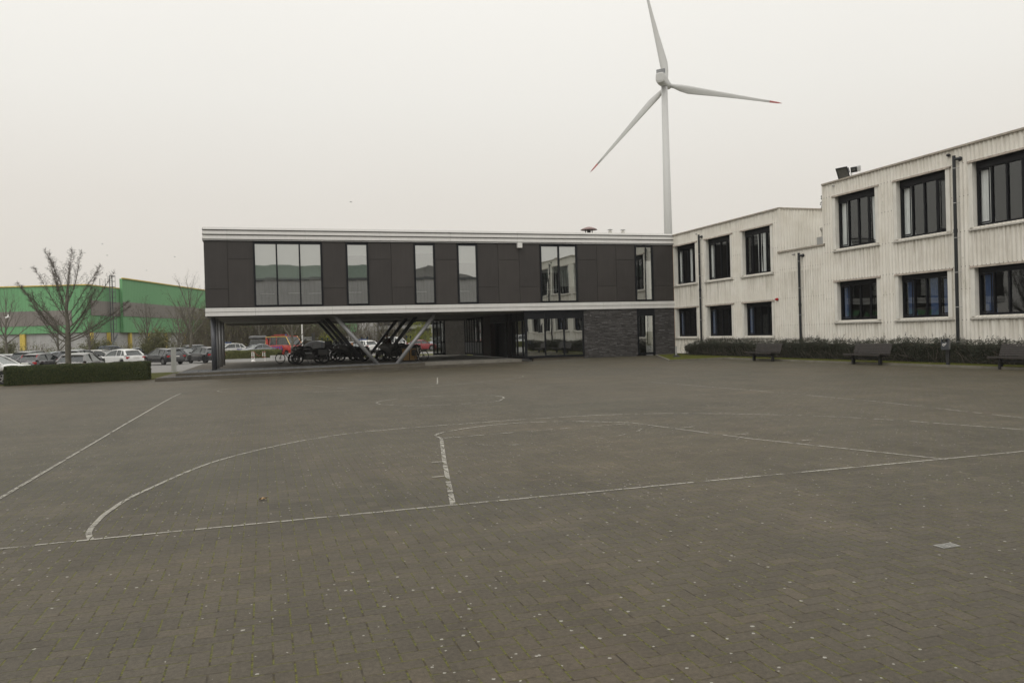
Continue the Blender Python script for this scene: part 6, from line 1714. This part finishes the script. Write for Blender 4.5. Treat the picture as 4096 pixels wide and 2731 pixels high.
# ------------------------------------------------------------------ motorcycles
def motorcycle(label, loc, rz, col, top=True, tour=True, steer=0.0, light=False):
    T = thing('motorcycle', label, 'motorcycle', loc, rz, 'motorcycles parked under the overhang')
    cp = carpaint(label[:36] + '_fairing', col); r = .31
    def wh(x, w):
        mb = MB(); n = 28
        ring = [(r + .045 * math.cos(a), w / 2 * math.sin(a)) for a in np.linspace(0, 2 * PI, 9)[:-1]]
        b = 0
        for k in range(n):
            t = 2 * PI * k / n
            for q, y in ring: mb.v.append((x + q * math.cos(t) * .96, y, .335 + q * math.sin(t) * .96))
        for k in range(n):
            for j in range(8): mb.f.append((k * 8 + j, k * 8 + (j + 1) % 8, ((k + 1) % n) * 8 + (j + 1) % 8, ((k + 1) % n) * 8 + j))
        o = obj('wheel', mb, M['black'], T, smooth=True)
        mb = MB(); mb.lathe([(.24, -.03), (.262, -.03), (.262, .03), (.24, .03)], 26, (x, 0, .335), 'Y', True); mb.lathe([(.05, -.07), (.05, .07)], 12, (x, 0, .335), 'Y')
        for k in range(5): a = 2 * PI * k / 5 + .2; mb.tube([(x + .04 * math.cos(a), 0, .335 + .04 * math.sin(a)), (x + .25 * math.cos(a), 0, .335 + .25 * math.sin(a))], .014, 5)
        mb.lathe([(.09, .05), (.15, .05), (.15, .056), (.09, .056)], 20, (x, 0, .335), 'Y', True)
        obj('rim', mb, M['chrome'] if light else M['galvd'], o)
    wh(.76, .11); wh(-.74, .15)
    # forks, engine, frame
    mb = MB()
    for y in (-.11, .11): mb.tube([(.76, y, .335), (.46, y, .98)], .024, 8)
    mb.tube([(.45, 0, .85), (.1, 0, .75), (-.35, 0, .70), (-.74, .1, .36)], .035, 8); mb.tube([(.42, 0, .8), (.25, 0, .35), (-.3, 0, .30), (-.4, 0, .7)], .03, 8); obj('frame', mb, M['blackp'], T)
    mb = MB(); mb.box(-.22, .26, -.17, .17, .24, .58); mb.tube([(.05, -.34, .40), (.05, .34, .40)], .095, 12); mb.tube([(.30, .12, .30), (-.2, .15, .26), (-.55, .2, .33), (-.98, .22, .40)], [.03, .035, .06, .06], 10); obj('engine', mb, M['galvd'], T, bevel=.02)
    # tank + fairing: lofted shells
    def loft(secs, m, nm):
        mb = MB(); k = 12
        for x, hw, z0_, z1_ in secs:
            for j in range(k):
                a = 2 * PI * j / k; c_, s_ = math.cos(a), math.sin(a); mb.v.append((x, math.copysign(abs(c_) ** .7, c_) * hw, (z0_ + z1_) / 2 + math.copysign(abs(s_) ** .8, s_) * (z1_ - z0_) / 2))
        for i in range(len(secs) - 1):
            for j in range(k): mb.f.append((i * k + j, i * k + (j + 1) % k, (i + 1) * k + (j + 1) % k, (i + 1) * k + j))
        mb.f.append(tuple(range(k))); mb.f.append(tuple((len(secs) - 1) * k + j for j in range(k)))
        return obj(nm, mb, m, T, smooth=True)
    loft([(-.12, .10, .74, .92), (.0, .17, .70, 1.02), (.2, .19, .68, 1.06), (.38, .16, .70, 1.02), (.46, .08, .75, .95)], cp, 'tank')
    if tour: loft([(.12, .20, .42, .86), (.30, .29, .40, 1.0), (.50, .30, .55, 1.08), (.68, .22, .68, 1.05), (.84, .10, .78, .96), (.90, .03, .84, .9)], cp, 'fairing')
    else: loft([(.42, .12, .82, 1.02), (.55, .18, .80, 1.10), (.70, .15, .80, 1.06), (.80, .06, .86, .98)], cp, 'fairing')
    loft([(-.98, .08, .84, .92), (-.8, .14, .78, .92), (-.5, .16, .72, .88), (-.2, .15, .70, .86), (-.08, .11, .72, .88)], M['blackp'], 'seat')
    mb = MB()
    n_ = 10
    for i in range(n_ + 1):
        u = i / n_
        for j in range(7): v = (j - 3) / 3; mb.v.append((.80 - .50 * u ** .9 - .10 * v * v, v * (.17 + .04 * u), .98 + .50 * u))
    for i in range(n_):
        for j in range(6): mb.f.append((i * 7 + j, i * 7 + j + 1, (i + 1) * 7 + j + 1, (i + 1) * 7 + j))
    obj('windshield', mb, M['glassm'], T, smooth=True)
    mb = MB(); e = [( .80 - .50 * (i / 10) ** .9 - .10, (.17 + .04 * i / 10), .98 + .5 * i / 10) for i in range(11)]
    mb.tube(e, .007, 5); mb.tube([(p[0], -p[1], p[2]) for p in e], .007, 5); obj('windshield_edge', mb, M['galv'], T)
    mb = MB(); mb.tube([(.36, -.40, 1.06), (.42, -.2, 1.10), (.44, 0, 1.04), (.42, .2, 1.10), (.36, .40, 1.06)], .016, 6)
    for s in (-1, 1): mb.tube([(.44, s * .25, 1.08), (.50, s * .38, 1.20)], .008, 5); mb.box(.47, .50, s * .38 - .06, s * .38 + .06, 1.17, 1.24)
    obj('handlebar', mb, M['blackp'], T)
    mb = MB(); mb.lathe([(.02, 0), (.075, -.01), (.08, -.05), (.04, -.08)], 14, (.90, 0, .90), 'X'); obj('headlight', mb, M['lens'], T)
    mb = MB(); nn = 8
    for k in range(nn): a0 = R(20 + k * 15); a1 = R(20 + (k + 1) * 15); q0, q1 = .385, .40; mb.hexa([(.76 + q0 * math.cos(a0), -.065, .335 + q0 * math.sin(a0)), (.76 + q0 * math.cos(a1), -.065, .335 + q0 * math.sin(a1)), (.76 + q0 * math.cos(a1), .065, .335 + q0 * math.sin(a1)), (.76 + q0 * math.cos(a0), .065, .335 + q0 * math.sin(a0)), (.76 + q1 * math.cos(a0), -.065, .335 + q1 * math.sin(a0)), (.76 + q1 * math.cos(a1), -.065, .335 + q1 * math.sin(a1)), (.76 + q1 * math.cos(a1), .065, .335 + q1 * math.sin(a1)), (.76 + q1 * math.cos(a0), .065, .335 + q1 * math.sin(a0))])
    obj('mudguard', mb, cp, T)
    for s in (-1, 1):
        y0_, y1_ = sorted((s * .20, s * .42)); mb = MB(); mb.box(-1.02, -.46, y0_, y1_, .50, .84); obj('pannier', mb, M['greybox'], T, bevel=.04)
    if top: mb = MB(); mb.box(-1.22, -.84, -.24, .24, 1.02, 1.34); mb.box(-1.1, -.8, -.1, .1, .90, 1.02); obj('top_box', mb, M['blackp'], T, bevel=.04)
    mb = MB(); mb.tube([(-.95, -.1, .9), (-.98, -.1, 1.38)], .012, 5); mb.lathe([(.04, 0), (.045, .1), (.02, .14)], 10, (-.98, -.1, 1.38)); obj('blue_beacon', mb, M['bluel'], T)
    mb = MB(); mb.tube([(-.02, .15, .28), (-.1, .32, .0)], .014, 5); obj('stand', mb, M['blackp'], T)
    T.scale = (1.07, 1.07, 1.07)
    return T
M['galvd'] = pm('dark_cast_metal', (.06, .058, .055), .45, .15, metal=.5); M['glassm'] = glass_mat('windshield', .05, (.55, .57, .57), 0)
M['greybox'] = pm('grey_pannier', (.075, .075, .072), .5, .1)
PZ = .103
mo = TH + PI
motorcycle('black touring motorcycle with a top box, front one of the left pair', (-12.75, 48.95, PZ), R(180 + 8), (.02, .02, .021), True, False)
motorcycle('dark motorcycle with pale-edged windshield at the left, behind the one with the top box', (-13.35, 50.1, PZ), R(180 + 22), (.07, .072, .075), False, True)
motorcycle('grey faired police motorcycle, front of the middle group behind the slanting columns', (-10.75, 52.0, PZ), R(180 + 20), (.13, .13, .125), False, True)
motorcycle('dark faired motorcycle, second in the middle group', (-11.35, 53.2, PZ), R(180 + 22), (.10, .10, .098), False, True)
motorcycle('dark faired motorcycle, rear of the middle group with bright windshield edge', (-12.0, 54.4, PZ), R(180 + 24), (.07, .07, .07), False, True, light=True)
motorcycle('grey faired motorcycle right of the column foot, in front of the person', (-7.95, 51.3, PZ), R(180 + 26), (.13, .13, .125), False, True)
motorcycle('dark motorcycle with tall windshield behind the person', (-8.1, 54.6, PZ), R(180 + 30), (.03, .03, .03), False, True)
motorcycle('dark motorcycle behind the wooden bin cabinet', (-7.75, 55.6, PZ), R(180 + 30), (.025, .025, .027), False, False)

# ------------------------------------------------------------------ bicycles
def bicycle(label, loc, rz, steer, frame_m, pann=True, lean=0.0):
    T = thing('bicycle', label, 'bicycle', loc, rz); T.rotation_euler = (lean, 0, rz)
    r = .345
    def wh(M4):
        mb = MB(); n = 40
        for k in range(n):
            t = 2 * PI * k / n
            for j in range(6): a = 2 * PI * j / 6; q = r - .026 + .026 * math.cos(a); mb.v.append((q * math.cos(t), .026 * math.sin(a), q * math.sin(t)))
        for k in range(n):
            for j in range(6): mb.f.append((k * 6 + j, k * 6 + (j + 1) % 6, ((k + 1) % n) * 6 + (j + 1) % 6, ((k + 1) % n) * 6 + j))
        mb.xf(M4); o = obj('wheel', mb, M['black'], T, smooth=True)
        mb = MB(); mb.lathe([(r - .058, -.012), (r - .042, -.012), (r - .042, .012), (r - .058, .012)], 36, (0, 0, 0), 'Y', True)
        for k in range(20): a = 2 * PI * k / 20; mb.tube([(.0, .02 * (-1) ** k, 0), ((r - .05) * math.cos(a), 0, (r - .05) * math.sin(a))], .0022, 3)
        mb.lathe([(.02, -.04), (.02, .04)], 8, (0, 0, 0), 'Y'); mb.lathe([(.06, .03), (.08, .03), (.08, .034), (.06, .034)], 16, (0, 0, 0), 'Y', True); mb.xf(M4); obj('rim', mb, M['galvd'], o)
    S = Matrix.Translation((.50, 0, 0)) @ Matrix.Rotation(steer, 4, 'Z') @ Matrix.Translation((-.50, 0, 0))
    wh(Matrix.Translation((-.52, 0, r))); wh(S @ Matrix.Translation((.57, 0, r)))
    mb = MB(); hd, bb_, st, ra = (.42, 0, .82), (-.08, 0, .30), (-.22, 0, .78), (-.52, 0, r)
    mb.tube([hd, bb_], .02, 8); mb.tube([(.40, 0, .88), st], .018, 8); mb.tube([bb_, (-.25, 0, .88)], .017, 8); mb.tube([st, ra], .010, 6); mb.tube([bb_, ra], .012, 6); obj('frame', mb, frame_m, T)
    mb = MB()
    for y in (-.05, .05): mb.tube([(.57, y, r), (.46, y, .74)], .013, 6)
    mb.tube([(.46, 0, .74), (.38, 0, 1.0)], .018, 8); mb.tube([(.33, -.30, 1.03), (.42, -.12, 1.02), (.40, 0, 1.0), (.42, .12, 1.02), (.33, .30, 1.03)], .013, 6); mb.xf(S); obj('fork', mb, M['blackp'], T)
    mb = MB(); mb.hexa([(-.40, -.07, .90), (-.12, -.02, .92), (-.12, .02, .92), (-.40, .07, .90), (-.40, -.07, .945), (-.12, -.02, .945), (-.12, .02, .945), (-.40, .07, .945)]); mb.tube([(-.25, 0, .86), (-.26, 0, .91)], .014, 6); obj('saddle', mb, M['blackp'], T)
    mb = MB(); mb.lathe([(.07, -.05), (.095, -.05), (.095, -.044), (.07, -.044)], 18, (-.08, 0, .30), 'Y', True); mb.tube([(-.08, -.05, .30), (-.02, -.06, .15)], .01, 5); mb.box(-.06, .02, -.13, -.05, .13, .15); mb.tube([(-.08, .05, .30), (-.14, .06, .45)], .01, 5); mb.box(-.18, -.10, .05, .13, .44, .46); obj('crank', mb, M['galv'], T)
    mb = MB(); mb.box(-.82, -.30, -.07, .07, .72, .735); mb.tube([(-.52, .06, r), (-.60, .06, .72)], .006, 4); mb.tube([(-.52, -.06, r), (-.60, -.06, .72)], .006, 4); obj('rack', mb, M['blackp'], T)
    if pann:
        for s in (-1, 1): a, b = sorted((s * .07, s * .22)); mb = MB(); mb.box(-.80, -.42, a, b, .36, .74); obj('pannier', mb, M['blackp'], T, bevel=.03)
bicycle('white-framed bicycle with black panniers parked at the plinth edge, front wheel turned', (-5.72, 47.75, PZ), R(-62), R(52), pm('ivory_frame', (.55, .50, .44), .35), True, R(3))
bicycle('dark bicycle standing behind the leftmost motorcycle', (-14.9, 51.4, PZ), R(170), R(10), pm('dark_bike_frame', (.03, .03, .03), .4), True)

# ================================================================== PERSON
def person():
    T = thing('person', 'person in a dark red-brown sweater and dark jeans standing among the motorcycles', 'person', (-8.42, 52.05, PZ), R(160))
    def skin(name, verts, edges, rad, m, parent, sub=2):
        me = bpy.data.meshes.new(name); me.from_pydata(verts, edges, []); me.materials.append(m)
        o = bpy.data.objects.new(name, me); COL.objects.link(o); o.parent = parent
        sk = o.modifiers.new('skin', 'SKIN'); sk.use_smooth_shade = True
        lay = me.skin_vertices[0] if len(me.skin_vertices) else None
        if lay is None:
            bpy.context.view_layer.objects.active = o
        else:
            for i, r_ in enumerate(rad): lay.data[i].radius = (r_, r_) if not hasattr(r_, '__len__') else r_
            for i in range(len(verts)): lay.data[i].use_root = (i == 0)
        sb = o.modifiers.new('sub', 'SUBSURF'); sb.levels = sub; sb.render_levels = sub
        return o
    # local frame: faces +Y ; x to the person's left is -x... pose: weight on one leg, hands by the hips
    v = [(0, 0, .95), (0, .0, 1.12), (0, .01, 1.32), (0, -.01, 1.46), (0, 0, 1.54), (0, .01, 1.62), (0, .015, 1.70)]; r = [.125, .12, .145, .09, .052, .085, .078]; e = [(0, 1), (1, 2), (2, 3), (3, 4), (4, 5), (5, 6)]
    def add(p, rad, par): v.append(p); r.append(rad); e.append((par, len(v) - 1)); return len(v) - 1
    for s in (-1, 1):
        h = add((s * .09, 0, .88), .095, 0); k = add((s * (.12 if s > 0 else .13), .03, .48), .062, h); c = add((s * .13, -.01, .28), .056, k); a = add((s * .13, -.03, .09), .040, c); f = add((s * .15, .06, .045), .04, a); add((s * .16, .15, .035), .03, f)
        sh = add((s * .17, -.01, 1.41), .062, 3); el = add((s * (.30 if s > 0 else .27), -.05, 1.14), .044, sh)
        wr = add((s * (.23 if s > 0 else .24), .12, .98 if s > 0 else .95), .030, el); pa = add((s * .20, .18, .95 if s > 0 else .90), .036, wr)
        for q, (dx, dl) in enumerate(((-.026, .060), (-.009, .070), (.009, .066), (.026, .052))):
            b_ = add((s * .20 + dx, .215, (.94 if s > 0 else .885)), .010, pa); m_ = add((s * .195 + dx, .235 + dl * .2, (.925 if s > 0 else .87) - dl * .35), .009, b_); add((s * .19 + dx, .225, (.915 if s > 0 else .86) - dl * .8), .008, m_)
        t1 = add((s * .165, .20, (.955 if s > 0 else .905)), .011, wr); add((s * .15, .235, (.935 if s > 0 else .885)), .009, t1)
    skin('body', v, e, r, M['skin'], T)
    # sweater
    V2 = [(0, 0, .98), (0, 0, 1.14), (0, .01, 1.32), (0, -.01, 1.46), (0, 0, 1.51), (.18, -.01, 1.40), (.305, -.05, 1.14), (.235, .11, .995), (-.18, -.01, 1.40), (-.275, -.05, 1.14), (-.245, .11, .965)]
    skin('sweater', V2, [(0, 1), (1, 2), (2, 3), (3, 4), (3, 5), (5, 6), (6, 7), (3, 8), (8, 9), (9, 10)], [.158, .150, .172, .112, .072, .082, .062, .048, .082, .062, .048], pm('red_brown_wool', (.055, .018, .012), .9, .1), T)
    V3 = [(0, 0, .96), (.095, 0, .87), (.122, .03, .48), (.132, -.01, .28), (.132, -.03, .10), (-.095, 0, .87), (-.132, .03, .48), (-.132, -.01, .28), (-.132, -.03, .10)]
    skin('jeans', V3, [(0, 1), (1, 2), (2, 3), (3, 4), (0, 5), (5, 6), (6, 7), (7, 8)], [.142, .112, .078, .072, .066, .112, .078, .072, .066], pm('dark_denim', (.016, .020, .034), .9, .1), T)
    for s in (-1, 1): mb = MB(); mb.box(s * .15 - .05, s * .15 + .05, -.09, .20, -.002, .08); obj('shoe', mb, M['black'], T, bevel=.02)
    mb = MB(); mb.lathe([(.02, .125), (.06, .11), (.088, .06), (.092, .0), (.08, -.06)], 16, (0, -.012, 1.70)); obj('hair', mb, pm('dark_hair', (.015, .012, .010), .8), T, smooth=True)
    mb = MB(); mb.hexa([(-.012, .09, 1.645), (.012, .09, 1.645), (.008, .09, 1.69), (-.008, .09, 1.69), (-.012, .115, 1.645), (.012, .115, 1.645), (.004, .10, 1.69), (-.004, .10, 1.69)])
    for s in (-1, 1): mb.lathe([(.015, -.01), (.02, .01)], 8, (s * .088, .01, 1.66), 'X')
    obj('nose_and_ears', mb, M['skin'], T)
    mb = MB()
    for s in (-1, 1): mb.box(s * .032 - .012, s * .032 + .012, .085, .097, 1.685, 1.695)
    mb.box(-.022, .022, .085, .098, 1.612, 1.618); obj('eyes_and_mouth', mb, M['blackp'], T)
person()

# ================================================================== GULLS
def gull(label, x, y, z, rz, bank, sc, m):
    T = thing('gull', label, 'bird', (x, y, z), rz); T.rotation_euler = (bank, .1, rz); T.scale = (sc,) * 3
    mb = MB(); mb.tube([(-.30, 0, .0), (-.2, 0, .0), (-.05, 0, 0), (.12, 0, .01), (.2, 0, .02), (.25, 0, .02), (.29, 0, .01)], [.01, .035, .07, .065, .04, .035, .008], 10)
    for s in (1, -1):
        b = len(mb.v); st = [(0, .05, .10, .02), (.2, .07, .08, .10), (.42, .02, .06, .12), (.68, -.10, .01, .06)]
        for sp, x0, w, zz in st: mb.v += [(x0 + w, s * sp, zz), (x0 - w, s * sp, zz), (x0, s * sp, zz + .012), (x0, s * sp, zz - .008)]
        for i in range(3):
            o = b + i * 4; mb.f += [(o, o + 4, o + 6, o + 2), (o + 2, o + 6, o + 5, o + 1), (o, o + 3, o + 7, o + 4), (o + 3, o + 1, o + 5, o + 7)]
    obj('body', mb, m, T, smooth=True); return T
gull('white gull flying low against the warehouse at the left edge', -39.1, 60, 4.05, R(20), R(25), .62, M['white'])
gb = pm('distant_gull', (.36, .35, .34), .8)
for x, y, lb, rz, bk, s in ((1404, 809, 'distant gull high above the left half of the dark office roof', 10, 10, 1.3), (411, 977, 'distant gull above the yard tree top', 40, 25, 1.0), (339, 1012, 'distant gull just left of the yard tree tip', 100, 30, .8), (430, 1022, 'distant gull right of the yard tree tip', 20, 15, 1.0), (700, 1028, 'distant gull above the right slope of the warehouse', 30, 20, 1.0), (85, 1075, 'distant gull low at the far left over the warehouse roof', 0, 8, .9), (587, 1082, 'distant gull over the stepped warehouse gable', 15, 15, .9)):
    Y = 150.; a = (x - 2048) / 3092.17; b = -(y - 1365.5) / 3092.17; X = a * math.cos(.02817) + b * math.sin(.02817); Z = -a * math.sin(.02817) + b * math.cos(.02817)
    gull(lb, X * Y, Y, 1.6 + Y * (Z - .009), R(rz), R(bk), s * .7, gb)
